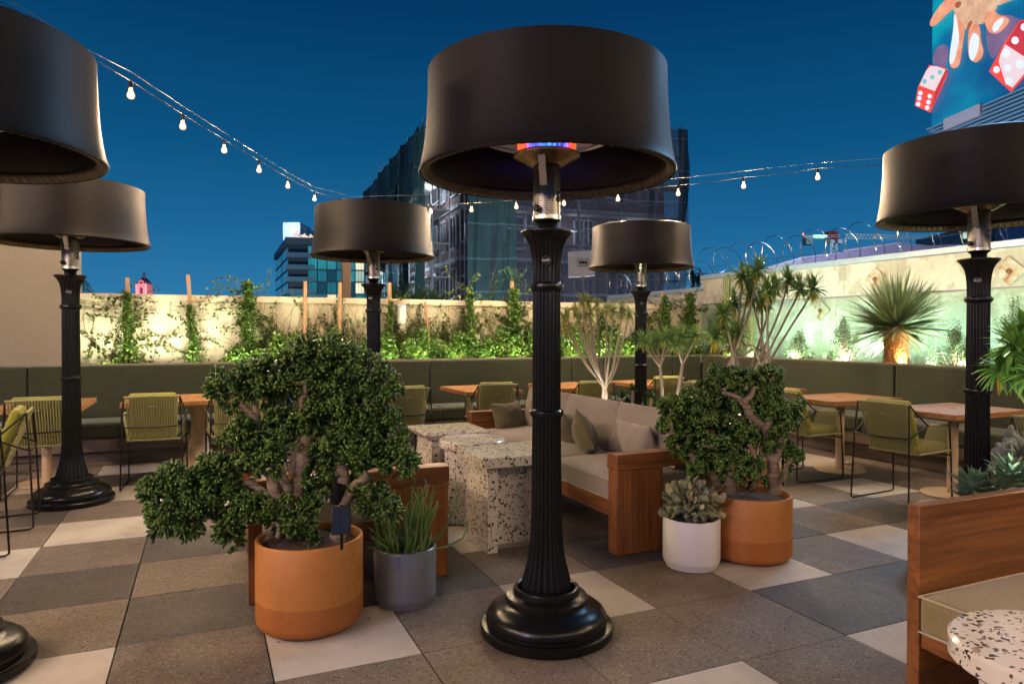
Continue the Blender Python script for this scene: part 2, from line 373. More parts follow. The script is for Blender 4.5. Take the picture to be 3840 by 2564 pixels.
M['vinestem'] = plain('vine_stem', (.10, .055, .03), .8, 0, .3, 30)
M['drac'] = leafm('dracaena_leaf', [(.10, .19, .06), (.20, .31, .10), (.34, .42, .17)], .4, .25)
M['dracp'] = leafm('pale_dracaena_leaf', [(.16, .21, .10), (.30, .34, .17), (.45, .46, .25)], .45, .3)
M['dracy'] = leafm('yellow_leaf', [(.30, .20, .02), (.45, .32, .03)], .5, .4)
M['yucca'] = leafm('yucca_leaf', [(.07, .12, .06), (.20, .28, .16), (.40, .46, .28)], .45, .15)
M['olive'] = leafm('shrub_leaf', [(.03, .06, .02), (.07, .12, .04), (.11, .17, .06)], .5, .2)
M['cactus'] = leafm('cactus_skin', [(.09, .13, .04), (.13, .18, .06)], .5, 0)
M['agave'] = leafm('blue_leaf', [(.06, .13, .09), (.12, .23, .16), (.22, .34, .25)], .4, .1)
M['cityleaf'] = leafm('far_leaf', [(.02, .06, .03), (.05, .11, .06)], .5, .2)
M['glassclear'] = None
def clearglass():
    m, t, b = new('clear_glass'); tr = N(t, 'ShaderNodeBsdfTransparent'); tr.inputs[0].default_value = (.86, .95, .91, 1)
    gl = N(t, 'ShaderNodeBsdfGlossy'); gl.inputs['Roughness'].default_value = .03; fr = N(t, 'ShaderNodeFresnel'); fr.inputs[0].default_value = 1.45
    mx = N(t, 'ShaderNodeMixShader'); L(t, math_(t, 'MULTIPLY', fr.outputs[0], .35), mx.inputs[0]); L(t, tr.outputs[0], mx.inputs[1]); L(t, gl.outputs[0], mx.inputs[2])
    L(t, mx.outputs[0], t.nodes['Material Output'].inputs[0]); return m
M['glassclear'] = clearglass()
# ------------------------------------------------------------------ setting
PT = .622; X0 = .25; Y0 = 2.335
known = {(-1,1):'T',(0,1):'W',(1,1):'T',(2,1):'W',(3,1):'T',(4,0):'D',(4,1):'W',(5,1):'T',(5,0):'D',(3,0):'T',(2,0):'T',(1,0):'T',(0,0):'T',(3,-1):'T',(2,-1):'W',(4,-1):'W',
 (-2,1):'W',(-1,2):'D',(0,2):'T',(-2,2):'T',(0,3):'W',(-1,3):'T',(-2,3):'D',(-2,4):'T',(-1,4):'D',(0,4):'T',(-2,5):'W',(-1,5):'T',(-2,6):'T',(-1,6):'W',(-3,4):'W',(-3,3):'T',(-3,5):'T',(-3,6):'D',
 (-3,7):'T',(-2,7):'W',(-2,8):'D',(-2,9):'W',(1,2):'D',(1,3):'D',(2,3):'W',(2,2):'T',(3,2):'D',(4,2):'T',(5,2):'D',(6,2):'T',(6,1):'W',(7,1):'T',(7,2):'D',(6,3):'W',(7,3):'T',(8,2):'T',(8,3):'W',(8,4):'D',
 (9,3):'T',(9,4):'T',(7,4):'D',(9,2):'D',(1,4):'T',(6,0):'T',(-4,8):'D',(-3,8):'W'}
fl = MB(); k3 = {'W': 0, 'T': 1, 'D': 2}
for i in range(-14, 11):
    for j in range(-12, 11):
        x0 = X0+PT*i; y0 = Y0+PT*j; x1 = x0+PT; y1 = y0+PT
        g = .0026; kk = known.get((i, j)) or rnd.choice('WTTDTDT'); h = -.004+rnd.uniform(-.0012, 0.001)
        gx = .0036; fl.add([(x0+gx, y0+g, h), (x1-gx, y0+g, h), (x1-gx, y1-g, h), (x0+gx, y1-g, h), (x0+gx, y0+g, -.02), (x1-gx, y0+g, -.02), (x1-gx, y1-g, -.02), (x0+gx, y1-g, -.02)],
               [(0, 1, 2, 3), (0, 4, 5, 1), (1, 5, 6, 2), (2, 6, 7, 3), (3, 7, 4, 0)], k3[kk])
tag(fl.build('terrace_floor', [M['tileW'], M['tileT'], M['tileD']]), kind='structure')
sl = MB().box((-10, -6, -.5), (8.9, 14, -.021)); tag(sl.build('terrace_slab', plain('slab', (.004, .0035, .003), .95, spec=0)), kind='structure')
g_ = MB().poly([(-4000, -4000, -11), (4000, -4000, -11), (4000, 4000, -11), (-4000, 4000, -11)]); tag(g_.build('city_ground', plain('asphalt', (.045, .045, .05), .85, 0, .2, .05)), kind='structure')
# far hills
hl = MB(); pts = []
for a in range(0, 361, 3):
    an = R(a); d = 3200; hgt = 60+45*math.sin(a*.11)+30*math.sin(a*.37+1)+14*math.sin(a*.9)
    v = cw(d*math.sin(an), d*math.cos(an), 0)
    pts.append((v, hgt))
vs = []; fs = []
for v, h_ in pts: vs += [(v.x, v.y, -11), (v.x*1.1, v.y*1.1, h_*(.75)), (v.x*1.3, v.y*1.3, h_)]
for i in range(len(pts)-1):
    a = i*3
    fs += [(a, a+3, a+4, a+1), (a+1, a+4, a+5, a+2)]
hl.add(vs, fs); tag(hl.build('hills', plain('hill', (.035, .06, .08), .95, 0, .2, .01), smooth=60), kind='structure')

YB = 8.95; XB = 7.25; YW = 9.6
# back wall with coping, left stucco wall, right concrete wall
def wallthing(name, label, cat='wall', **k): return thing(name, label=label, cat=cat, **k)
w = thing('garden_wall', label='low cream stucco wall with a coping, behind the ivy at the back', cat='wall')
MB().box((-1.4, YW, -.4), (7.9, YW+.2, 1.80)).build('wall_face', M['stucco'], w)
MB().box((-1.4, YW-.03, 1.80), (7.9, YW+.24, 1.88)).build('coping', M['cap'], w, bevel=.006)
w = thing('stucco_wall', label='tall tan stucco wall at the far left above the bench', cat='wall')
MB().box((-9.5, YB+.13, -.4), (-1.403, YB+1.2, 2.72)).build('wall_face', M['stucco2'], w, bevel=.01)
MB().box((-9.6, YB+.09, 2.722), (-1.37, YB+1.24, 2.80)).build('coping', M['cap'], w, bevel=.006)
w = thing('concrete_wall', label='tall stained concrete wall with pale metal coping on the right', cat='wall')
XC = 8.3
cv = MB(); cv.box((XC, -4, -.5), (XC+.25, 10.2, 2.37)); cv.box((XC+.002, 10.202, -.5), (XC+.25, 13.4, 2.16)); cv.build('wall_face', M['concrete'], w)
cp = MB(); cp.box((XC-.04, -4, 2.372), (XC+.3, 10.24, 2.45)); cp.box((XC-.038, 10.17, 2.19), (XC+.3, 10.24, 2.369)); cp.box((XC-.04, 10.243, 2.162), (XC+.3, 13.44, 2.24)); cp.box((XC-.04, 13.403, 1.7), (XC+.3, 13.44, 2.16)); cp.build('coping', M['coping'], w, bevel=.006)
rust = MB()
def diamond(y, z, r):
    t = thing('anchor_plate', (XC-.012, y, z), label=None)
    MB().add([(0, -r, 0), (0, 0, -r*.95), (0, r, 0), (0, 0, r*.95), (-.012, -r, 0), (-.012, 0, -r*.95), (-.012, r, 0), (-.012, 0, r*.95)], [(4, 5, 6, 7), (0, 1, 5, 4), (1, 2, 6, 5), (2, 3, 7, 6), (3, 0, 4, 7)]).build('plate', M['plate'], t)
    MB().lathe([(0.001, 0), (.03, 0), (.03, .02), (0.001, .025)], 6, M=Matrix.Translation((-.012, 0, 0)) @ Matrix.Rotation(R(-90), 4, 'Y')).build('bolt', M['rust'], t)
    return t
m, t_, b = new('rusty_plate'); v = coords(t_); L(t_, ramp(t_, noise(t_, v, 7, 8, .7), [(.42, (.42, .41, .35)), (.56, (.34, .25, .15)), (.64, (.22, .08, .02))]), b.inputs['Base Color']); b.inputs['Roughness'].default_value = .8; M['plate'] = m
M['rust'] = plain('rust', (.16, .05, .015), .8)
def xon(px, py, X):
    r = ray(px, py); return EYE + r*(X/r.x)
for px, py, lab in ((2316, 622, 'pale diamond plate with a rust spot, right of the tall black column'), (2008, 640, 'rust streaked diamond plate above the spiky palm yucca'), (1882, 712, 'faint diamond plate behind the glass, right of the tall dracaena')):
    p = xon(px, py, XC-.012); d_ = diamond(p.y, p.z, .17); d_['label'] = lab; d_['category'] = 'anchor plate'; d_['group'] = 'diamond plates on the concrete wall'
# planters
for nm, bx, lab in (('back', ((-1.4, YB+.16, 0), (XB+.6, YW-.003, .92)), 'long soil bed between the back bench and the cream wall'), ('right', ((XB+.16, -3, 0), (7.72, YB+.157, .92)), 'long soil bed between the right bench and the glass screen')):
    p = thing('planter', label=lab, cat='planter'); mb = MB().box(*bx); mb.build('soil', M['soil'], p)
# glass screen
gs = thing('glass_screen', label='frameless clear glass screen in front of the concrete wall', cat='glass screen')
GX = 7.76; seams = [9.59, 8.28, 6.84, 5.41, 3.98, 2.55, 1.1, -.4]
for a, b2 in zip(seams[:-1], seams[1:]): MB().box((GX, b2+.012, .80), (GX+.012, a-.012, 1.87)).build('glass_pane', M['glassclear'], gs)
MB().box((GX-.008, -.4, 1.872), (GX+.02, 9.59, 1.895)).build('top_rail', plain('grey_rail', (.18, .18, .19), .4, .5), gs)
# ------------------------------------------------------------------ banquettes
def banquette(name, axis, a0, a1, back, seams, label):
    """axis 'x': runs along X, back plane Y=back ; axis 'y': runs along Y, back plane X=back"""
    t = thing(name, label=label, cat='bench')
    def bx(u0, u1, v0, v1, z0, z1):   # u along, v outward distance behind the back plane (negative = in front)
        if axis == 'x': return ((u0, back+v0, z0), (u1, back+v1, z1))
        return ((back+v0, u0, z0), (back+v1, u1, z1))
    pl = M['plinth'] if axis == 'x' else M['plinthy']
    MB().box(*bx(a0, a1, -.44, .1, .0, .16)).build('plinth', pl, t)
    MB().box(*bx(a0, a1, -.53, .1, .162, .29)).build('seat_base', pl, t, bevel=.006)
    MB().box(*bx(a0, a1, .124, .158, .29, 1.055)).build('back_board', M['trim'], t)
    for i in range(len(seams)-1):
        u0, u1 = seams[i]+.006, seams[i+1]-.006
        MB().box(*bx(u0, u1, -.55, -.002, .295, .465)).build('seat_cushion', M['bench'], t, bevel=.035, seg=4)
        MB().box(*bx(u0, u1, 0, .12, .40, 1.045)).build('back_cushion', M['bench'], t, bevel=.028, seg=4)
    return t
bq = banquette('banquette', 'x', -7.5, XB+.12, YB, [-7.5, -4.6, -1.75, .58, 2.75, 4.9, 6.695], 'long olive upholstered bench against the back planter')
banquette('banquette', 'y', -1.5, YB-.003, XB, [-1.5, 1.0, 3.3, 5.55, 7.6, 8.94], 'long olive upholstered bench on the right, below the glass screen')
MB().box((6.70, YB, .40), (XB-.004, YB+.12, 1.045)).build('back_cushion', M['bench'], bq, bevel=.028, seg=4)
# ------------------------------------------------------------------ patio heater
def heater():
    t = thing('patio_heater')
    MB().lathe([(.001, .0), (.312, .0), (.314, .01), (.314, .036), (.308, .042), (.284, .046), (.283, .052), (.288, .062), (.287, .078), (.274, .10), (.25, .118), (.222, .130), (.205, .135), (.2, .141),
                (.195, .143), (.195, .166), (.19, .172), (.165, .174), (.156, .178), (.157, .20), (.153, .21), (.144, .214), (.136, .208), (.132, .195)], 72).build('base', M['black'], t, smooth=35)
    fl = .07
    col = [(.124, .195, fl), (.121, .22, fl), (.108, .27, fl), (.094, .32, fl), (.083, .38, fl), (.077, .45, fl), (.073, .55, fl), (.071, .7, fl), (.069, .9, fl), (.0675, 1.03, fl), (.0665, 1.3, fl), (.0655, 1.62, fl)]
    MB().lathe(col, 200, flute=25).build('column', M['black'], t, smooth=50)
    for z in (1.03, 1.625):
        MB().lathe([(.064, z-.02), (.072, z-.02), (.074, z-.013), (.0795, z-.011), (.0815, z), (.0795, z+.011), (.074, z+.013), (.070, z+.02), (.063, z+.02)], 48).build('collar', M['black'], t, smooth=50)
    MB().lathe([(.0655, 1.64, fl), (.066, 1.70, fl), (.0675, 1.74, fl), (.072, 1.78, fl), (.081, 1.82, fl), (.096, 1.85, fl), (.112, 1.868, .03), (.119, 1.874, 0), (.122, 1.880, 0), (.120, 1.886, 0), (.10, 1.886, 0), (.03, 1.882, 0)], 200, flute=25).build('capital', M['black'], t, smooth=50)
    MB().lathe([(.045, 1.88), (.045, 1.918), (.052, 1.925), (.062, 1.932), (.064, 1.938)], 40).build('neck', M['black'], t, smooth=50)
    hs = MB().lathe([(.03, 1.935), (.0655, 1.938), (.066, 1.957), (.0635, 1.959), (.0635, 2.185), (.055, 2.19)], 48).build('burner_housing', M['perf'], t, smooth=50)
    MB().lathe([(.0655, 1.9385), (.068, 1.94), (.068, 1.957), (.0655, 1.9585)], 48).build('band', M['steel'], hs, smooth=50)
    for z, r, a in ((2.03, .0115, -62), (2.062, .006, -62)):
        Mx = Matrix.Rotation(R(a), 4, 'Z') @ Matrix.Translation((.062, 0, z)) @ Matrix.Rotation(R(90), 4, 'Y')
        MB().lathe([(r*1.2, 0), (r, .008), (r*.7, .012), (.0005, .012)], 16, M=Mx).build('button', M['knob'], hs, smooth=50)
    Mx = Matrix.Rotation(R(-150), 4, 'Z') @ Matrix.Translation((.06, 0, 1.985)) @ Matrix.Rotation(R(90), 4, 'Y')
    MB().lathe([(.008, 0), (.008, .012), (.016, .014), (.017, .032), (.014, .036), (.0005, .036)], 12, M=Mx).build('control_knob', M['black'], hs, smooth=40)
    MB().lathe([(.05, 2.188), (.066, 2.190), (.086, 2.199), (.125, 2.220), (.148, 2.231), (.158, 2.235), (.161, 2.241), (.158, 2.247), (.148, 2.247), (.146, 2.252), (.05, 2.252)], 64).build('burner_dish', M['brass'], t, smooth=40)
    MB().lathe([(.138, 2.252), (.140, 2.335), (.12, 2.345), (.05, 2.35)], 64).build('burner_screen', M['burner'], t, smooth=40)
    tg = MB(); a = R(-128); ux, uy = math.cos(a), math.sin(a)
    Mx = Matrix.Rotation(a, 4, 'Z')
    tg.add([Mx @ Vector(p) for p in [(.125, -.017, 2.225), (.125, .017, 2.225), (.072, .017, 2.09), (.072, -.017, 2.09), (.119, -.017, 2.227), (.119, .017, 2.227), (.066, .017, 2.092), (.066, -.017, 2.092)]], [(0, 3, 2, 1), (4, 5, 6, 7), (0, 1, 5, 4), (1, 2, 6, 5), (2, 3, 7, 6), (3, 0, 4, 7)])
    tg.build('pressed_bracket', M['steel'], t, bevel=.001)
    sh = MB(); zb = 2.15
    prof = [(.548, 2.616), (.556, 2.612), (.5562, 2.58), (.5565, 2.54), (.559, 2.46), (.564, 2.38), (.570, 2.31), (.578, 2.25), (.587, 2.20), (.595, 2.168), (.600, 2.155), (.597, 2.147), (.590, 2.144)]
    sh.lathe([(.001, 2.63), (.4, 2.626), (.53, 2.622)] + prof, 128)
    shade = sh.build('shade', M['shade'], t, smooth=28)
    MB().lathe([(.594, 2.150), (.584, 2.165), (.568, 2.20), (.556, 2.24), (.545, 2.30), (.535, 2.38), (.53, 2.5), (.52, 2.6), (.001, 2.61)], 96).build('shade_lining', M['shadein'], shade, smooth=50)
    # scalloped lip
    n = 90*6; v = []; f = []; rows = [(.588, 2.147, 0), (.578, 2.146, .5), (.566, 2.152, 1), (.556, 2.165, 1), (.551, 2.178, .4), (.552, 2.185, 0)]
    for r_, z_, am in rows:
        for j in range(n):
            an = 2*math.pi*j/n; s_ = abs(math.sin(an*45))
            v.append((math.cos(an)*(r_-.003*am*s_), math.sin(an)*(r_-.003*am*s_), z_+.008*am*(1-s_)))
    for i in range(len(rows)-1):
        for j in range(n): f.append((i*n+j, i*n+(j+1) % n, (i+1)*n+(j+1) % n, (i+1)*n+j))
    MB().add(v, f).build('scalloped_lip', M['lip'], shade, smooth=60)
    MB().lathe([(.305, 2.335), (.315, 2.325), (.322, 2.335), (.27, 2.352), (.262, 2.346), (.252, 2.354), (.1, 2.40), (.001, 2.41)], 64).build('reflector', M['reflector'], t, smooth=35)
    # round badge on the bell
    bm = Matrix.Rotation(R(-118), 4, 'Z') @ Matrix.Translation((.0705, 0, 1.745)) @ Matrix.Rotation(R(7), 4, 'Y') @ Matrix.Rotation(R(90), 4, 'Y') @ Matrix.Rotation(R(90), 4, 'Z')
    bd = MB().lathe([(.0205, -.004), (.0215, .003), (.0195, .0045), (.001, .0045)], 32, M=bm).build('badge', M['badge'], t, smooth=30)
    rm = MB(); rm.lathe([(.0195, .0046), (.0208, .0056), (.0215, .003)], 32, M=bm); rm.build('badge_rim', M['steel'], bd, smooth=30)
    cu = bpy.data.curves.new('badge_text', 'FONT'); cu.body = 'kindle'; cu.size = .0155; cu.align_x = 'CENTER'; cu.align_y = 'CENTER'; cu.extrude = .0004; cu.offset = .0004; cu.materials.append(M['badgetxt'])
    to = textmesh('badge_text', cu); to.parent = bd; to.matrix_local = bm @ Matrix.Translation((0, 0, .0052))
    return t
def perf():
    m, t, b = new('perforated_steel'); c = N(t, 'ShaderNodeTexCoord'); s = N(t, 'ShaderNodeSeparateXYZ'); L(t, c.outputs['Object'], s.inputs[0])
    ang = math_(t, 'ARCTAN2', s.outputs[1], s.outputs[0]); u = math_(t, 'MULTIPLY', ang, 44/(2*math.pi)); v = math_(t, 'MULTIPLY', s.outputs[2], 120.)
    row = math_(t, 'FLOOR', v); u2 = math_(t, 'ADD', u, math_(t, 'MULTIPLY', math_(t, 'MODULO', row, 2.), .5))
    fu = math_(t, 'SUBTRACT', math_(t, 'FRACT', u2), .5); fv = math_(t, 'SUBTRACT', math_(t, 'FRACT', v), .5)
    d = math_(t, 'ADD', math_(t, 'MULTIPLY', fu, fu), math_(t, 'MULTIPLY', fv, fv)); hole = math_(t, 'LESS_THAN', d, .10)
    L(t, mixc(t, hole, (.36, .345, .31), (.02, .018, .016)), b.inputs['Base Color']); L(t, math_(t, 'SUBTRACT', 1., math_(t, 'MULTIPLY', hole, .9)), b.inputs['Metallic']); b.inputs['Roughness'].default_value = .45
    return m
M['perf'] = perf(); M['knob'] = plain('bronze_button', (.07, .045, .03), .4, .3); M['lip'] = plain('lip', (.13, .11, .07), .38, .3, .2, 10)
M['cable'] = plain('rubber_cable', (.02, .018, .016), .8, 0, .1, 9, spec=.15); M['linewire'] = plain('line_wire', (.10, .10, .10), .5, .3); M['badge'] = plain('badge', (.015, .014, .013), .35); M['badgetxt'] = plain('badge_text', (.6, .6, .58), .4)
M['burnerA'] = emis('flame_blue', (.03, .12, 1), 2.6); 
def burner(on_):
    m, t, b = new('burner_glow' if on_ else 'burner_mesh'); c = N(t, 'ShaderNodeTexCoord'); s = N(t, 'ShaderNodeSeparateXYZ'); L(t, c.outputs['Object'], s.inputs[0])
    b.inputs['Base Color'].default_value = (.25, .22, .2, 1); b.inputs['Metallic'].default_value = .8; b.inputs['Roughness'].default_value = .4
    if on_:
        # burning gas: blue jets with red-hot mesh towards the two ends
        side = math_(t, 'ADD', math_(t, 'MULTIPLY', s.outputs[0], cY), math_(t, 'MULTIPLY', s.outputs[1], -sY)); ab = math_(t, 'ABSOLUTE', side)
        col = ramp(t, math_(t, 'DIVIDE', ab, .134), [(.0, (.03, .16, 1)), (.62, (.10, .08, .9)), (.76, (.95, .05, .03)), (1., (1, .10, .02))])
        st = noise(t, coords(t, (90, 90, 12)), 1, 2); k = ramp(t, st, [(.42, (.12, .12, .12)), (.58, (1, 1, 1))])
        L(t, mixc(t, 1., col, k, 'MULTIPLY'), b.inputs['Emission Color']); b.inputs['Emission Strength'].default_value = 3.2
    return m
M['burner'] = burner(True); M['burneroff'] = burner(False)
H0 = heater()
HP = [((1.48, 2.95), 'large black lamp shaped heater standing front centre', 0), ((1.52, 6.82), 'black lamp heater between the ivy wall and the big potted succulent', 0), ((-1.02, 6.79), 'whole black lamp heater beside the woven chairs at the left', 0),
      ((-.99, 3.58), 'nearest left black lamp heater, cut off by the left edge', 0), ((4.6, 6.75), 'farthest black lamp heater, small and brown lit, near the dracaenas', 0), ((4.6, 2.92), 'black lamp heater in front of the right bench, shade cut by the photo edge', 0)]
for i, ((x, y), lab, _) in enumerate(HP):
    h = H0 if i == 0 else clone(H0)
    h.location = (x, y, 0); h.rotation_euler = (0, 0, [0, R(-8), R(28), 0, R(2), R(-34)][i])
    tag(h, lab, 'patio heater', 'lamp shaped patio heaters')
    if i:
        for c in h.children:
            if c.name.startswith('burner_screen'):
                c.data = c.data.copy(); c.data.materials[0] = M['burneroff']
# ------------------------------------------------------------------ chairs
def chair():
    t = thing('rope_chair')
    r = .0070
    for s in (-1, 1):
        pts = [(s*.225, -.245, .832), (s*.24, -.265, .56), (s*.252, -.285, .06), (s*.255, -.285, .02), (s*.255, -.265, .008), (s*.255, 0, .008), (s*.255, .265, .008), (s*.255, .29, .02), (s*.255, .29, .05), (s*.25, .275, .42), (s*.247, .262, .62), (s*.247, .25, .642), (s*.247, .22, .648)]
        MB().tube(pts, r, 8).build('side_frame', M['rodmetal'], t, smooth=60)
        MB().tube([(s*.225, -.245, .832), (s*.262, -.075, .672), (s*.262, -.05, .665)], r, 8).build('arm_brace', M['rodmetal'], t, smooth=60)
    MB().tube([(-.262, -.06, .668), (-.262, -.10, .645), (-.245, -.24, .578), (-.225, -.275, .566), (0, -.283, .56), (.225, -.275, .566), (.245, -.24, .578), (.262, -.10, .645), (.262, -.06, .668)], r, 8).build('back_ring', M['rodmetal'], t, smooth=60)
    MB().tube([(-.225, -.245, .832), (0, -.25, .836), (.225, -.245, .832)], .011, 8).build('top_bar', M['rope'], t, smooth=60)
    MB().tube([(-.215, -.10, .425), (.215, -.10, .425)], .010, 8).tube([(-.215, -.10, .425), (-.245, .27, .44)], .010, 8).tube([(.215, -.10, .425), (.245, .27, .44)], .010, 8).build('seat_frame', M['rope'], t, smooth=60)
    for a_, b_ in (((-.245, -.255, .405), (-.215, -.10, .412)), ((.245, -.255, .405), (.215, -.10, .412)), ((-.248, .27, .40), (.248, .27, .40))): MB().tube([a_, b_], .006, 6).build('cross_rod', M['rodmetal'], t, smooth=60)
    rp_ = MB(); n = 20
    for i in range(n):
        u = -1+2*(i+.5)/n
        rp_.tube([(u*.215, -.258, .834), (u*.208, -.18, .63), (u*.2, -.105, .43)], .0066, 5, cap=False)
    rp_.build('woven_back', M['rope'], t, smooth=60)
    for s in (-1, 1):
        ar = MB(); ar.tube([(s*.262, -.055, .668), (s*.247, .225, .65)], .012, 8)
        n = 22
        for i in range(n):
            u = (i+.5)/n
            a = Vector((s*.262, -.055, .668)).lerp(Vector((s*.247, .24, .65)), u); b_ = Vector((s*.218, -.09, .425)).lerp(Vector((s*.244, .26, .44)), min(1, u*1.05-.02))
            ar.tube([a, a.lerp(b_, .5), b_], .0027, 5, cap=False)
        ar.build('woven_arm', M['rope'], t, smooth=60)
    MB().box((-.2, -.10, .435), (.2, .31, .50)).build('seat_cushion', M['cushion'], t, bevel=.028, seg=4)
    Mx = Matrix.Translation((0, -.128, .652)) @ Matrix.Rotation(R(20), 4, 'X')
    MB().box((-.195, -.022, -.205), (.195, .045, .215), M=Mx).build('back_cushion', M['cushion'], t, bevel=.028, seg=4)
    MB().box((-.035, -.236, .742), (.035, -.232, .748)).build('maker_tag', M['steel'], t)
    return t
CH = [(-1.31, 7.28, 0, 'rope chair at the far left table, partly behind the black heater column'), (-.43, 7.30, -2, 'olive rope chair standing alone in view just right of the left heater column'), (.27, 7.27, 3, 'rope chair half hidden by the big potted succulent, left of it'),
      (1.9, 7.20, 4, 'rope chair just right of the big potted succulent, seen from behind'), (2.98, 7.32, -6, 'rope chair with both arms showing above the far end of the beige sofa'), (4.10, 7.12, -3, 'rope chair behind the bare stems of the pale branching dracaena'),
      (5.37, 7.48, 0, 'rope chair behind the two thin trunked dracaenas'), (5.34, 6.40, -88, 'rope chair in the back corner, cushion top just above the potted jade'), (5.36, 5.12, -92, 'rope chair right of the potted jade, its right arm and seat in view'),
      (5.34, 4.02, -86, 'whole rope chair in the clear on the right, lime cushion and sled feet in view'), (5.36, 2.78, -92, 'rope chair cut off by the right edge of the photo'),
      (-1.44, 6.15, 96, 'rope chair side on at the left edge, lime back cushion showing'), (-1.42, 5.02, 90, 'rope chair mostly outside the left edge, only a sled foot in view')]
c0 = chair()
for i, (x, y, a, lab) in enumerate(CH):
    c = c0 if i == 0 else clone(c0)
    c.location = (x, y, 0); c.rotation_euler = (0, 0, R(a)); tag(c, lab, 'chair', 'olive rope chairs')
# ------------------------------------------------------------------ dining tables
def dtable(w_, d_, cup=False):
    t = thing('dining_table')
    top = MB().box((-w_/2, -d_/2, .705), (w_/2, d_/2, .75)).build('table_top', M['table1'], t, bevel=.004)
    MB().lathe([(.001, .7515), (.028, .7515), (.030, .7505)], 20).build('cable_cap', M['rodmetal'], top)
    if cup:
        MB().lathe([(.001, .0), (.34, .0), (.34, .008), (.30, .022), (.22, .06), (.15, .14), (.10, .25), (.075, .38), (.07, .5), (.085, .62), (.13, .69), (.15, .703)], 48).build('trumpet_pedestal', M['sand'], t, smooth=50)
    else:
        MB().lathe([(.001, 0), (.245, 0), (.248, .006), (.243, .012), (.05, .0125), (.043, .0135), (.042, .704)], 48).build('pedestal', M['sand'], t, smooth=40)
    return t
t0 = dtable(.70, .95); t1 = dtable(1.34, .85, True)
TB = [(-1.36, 7.72, 0, 'teak table at the far left, behind the black heater column'), (1.83, 7.78, 0, 'teak table peeping out right of the big potted succulent'), (3.0, 7.75, 0, 'teak table with a free left corner in the middle of the back bench'), (4.2, 7.75, 0, 'teak table right of the front heater column, below the pale dracaena'),
      (5.4, 7.75, 0, 'teak table behind the two thin trunked dracaenas'), (5.97, 6.40, 90, 'teak table just above the potted jade, only its right corner in view'), (5.97, 5.18, 90, 'teak table with round sand coloured foot, right of the potted jade'), (5.97, 4.0, 90, 'teak table cut across by the right heater column')]
for i, (x, y, a, lab) in enumerate(TB):
    t = t0 if i == 0 else clone(t0)
    t.location = (x, y, 0); t.rotation_euler = (0, 0, R(a)); tag(t, lab, 'table', 'teak dining tables along the benches')
t1.location = (-.06, 7.83, 0); tag(t1, 'wide teak table on a trumpet shaped pedestal at the back left', 'table', 'teak dining tables along the benches')
# ------------------------------------------------------------------ sofas
def cushion(name, a, b, mat, parent, puff=.03, pip=True, Mx=None):
    n = 14; x0, y0, z0 = a; x1, y1, z1 = b; V = []; F = []
    def pt(u, v, w_):
        # rounded box with a crown
        e = (1-(2*u-1)**4)*(1-(2*v-1)**4)
        x = x0+(x1-x0)*u; y = y0+(y1-y0)*v; z = z1+puff*e if w_ else z0
        return Vector((x, y, z))
    mb = MB()
    top = [[pt(i/n, j/n, 1) for i in range(n+1)] for j in range(n+1)]; bot = [[pt(i/n, j/n, 0) for i in range(n+1)] for j in range(n+1)]
    vs = [p for r_ in top for p in r_]+[p for r_ in bot for p in r_]; K = (n+1)**2
    I = lambda j, i, k: k*K+j*(n+1)+i
    for j in range(n):
        for i in range(n): F.append((I(j, i, 0), I(j, i+1, 0), I(j+1, i+1, 0), I(j+1, i, 0))); F.append((I(j, i, 1), I(j+1, i, 1), I(j+1, i+1, 1), I(j, i+1, 1)))
    for i in range(n): F += [(I(0, i, 1), I(0, i+1, 1), I(0, i+1, 0), I(0, i, 0)), (I(n, i+1, 1), I(n, i, 1), I(n, i, 0), I(n, i+1, 0)), (I(i+1, 0, 1), I(i, 0, 1), I(i, 0, 0), I(i+1, 0, 0)), (I(i, n, 1), I(i+1, n, 1), I(i+1, n, 0), I(i, n, 0))]
    if Mx: vs = [Mx @ p for p in vs]
    o = mb.add(vs, F).build(name, mat, parent, bevel=.022, seg=4)
    if pip:
        for zz in (z0+.006, z1-.002):
            q = [Vector((x0+.002, y0+.002, zz)), Vector((x1-.002, y0+.002, zz)), Vector((x1-.002, y1-.002, zz)), Vector((x0+.002, y1-.002, zz)), Vector((x0+.002, y0+.002, zz))]
            P = []
            for a_, b_ in zip(q[:-1], q[1:]):
                for k in range(8): P.append(a_.lerp(b_, k/8))
            P.append(q[-1])
            if Mx: P = [Mx @ p for p in P]
            MB().tube(P, .0042, 6).build('piping', M['piping'], o, smooth=60)
    return o
def pillow(name, loc, rot, w_, h_, t_, mat):
    n = 16; V = []; F = []
    for k in (1, -1):
        for j in range(n+1):
            for i in range(n+1):
                u = 2*i/n-1; v = 2*j/n-1
                th = t_*((1-abs(u)**2.2)*(1-abs(v)**2.2))**.72
                pin = 1-.10*(1-abs(u)**1.5)*(abs(v)**3); pin2 = 1-.10*(1-abs(v)**1.5)*(abs(u)**3)
                wr = .004*math.sin(9*u+4*v)+.004*math.sin(13*v-5*u)
                V.append((u*w_/2*pin2, k*(th/2+.002)+wr*(1-abs(u*v)), v*h_/2*pin))
    K = (n+1)**2
    for k in (0, 1):
        for j in range(n):
            for i in range(n):
                q = (k*K+j*(n+1)+i, k*K+j*(n+1)+i+1, k*K+(j+1)*(n+1)+i+1, k*K+(j+1)*(n+1)+i); F.append(q if k == 1 else q[::-1])
    for i in range(n):
        for a, b_ in (((0, i), (0, i+1)), ((n, i+1), (n, i)), ((i+1, 0), (i, 0)), ((i, n), (i+1, n))):
            p = a[0]*(n+1)+a[1]; q = b_[0]*(n+1)+b_[1]; F.append((p, q, K+q, K+p))
    o = MB().add(V, F).build(name, mat, None, smooth=75)
    o.location = loc; o.rotation_euler = rot; return o
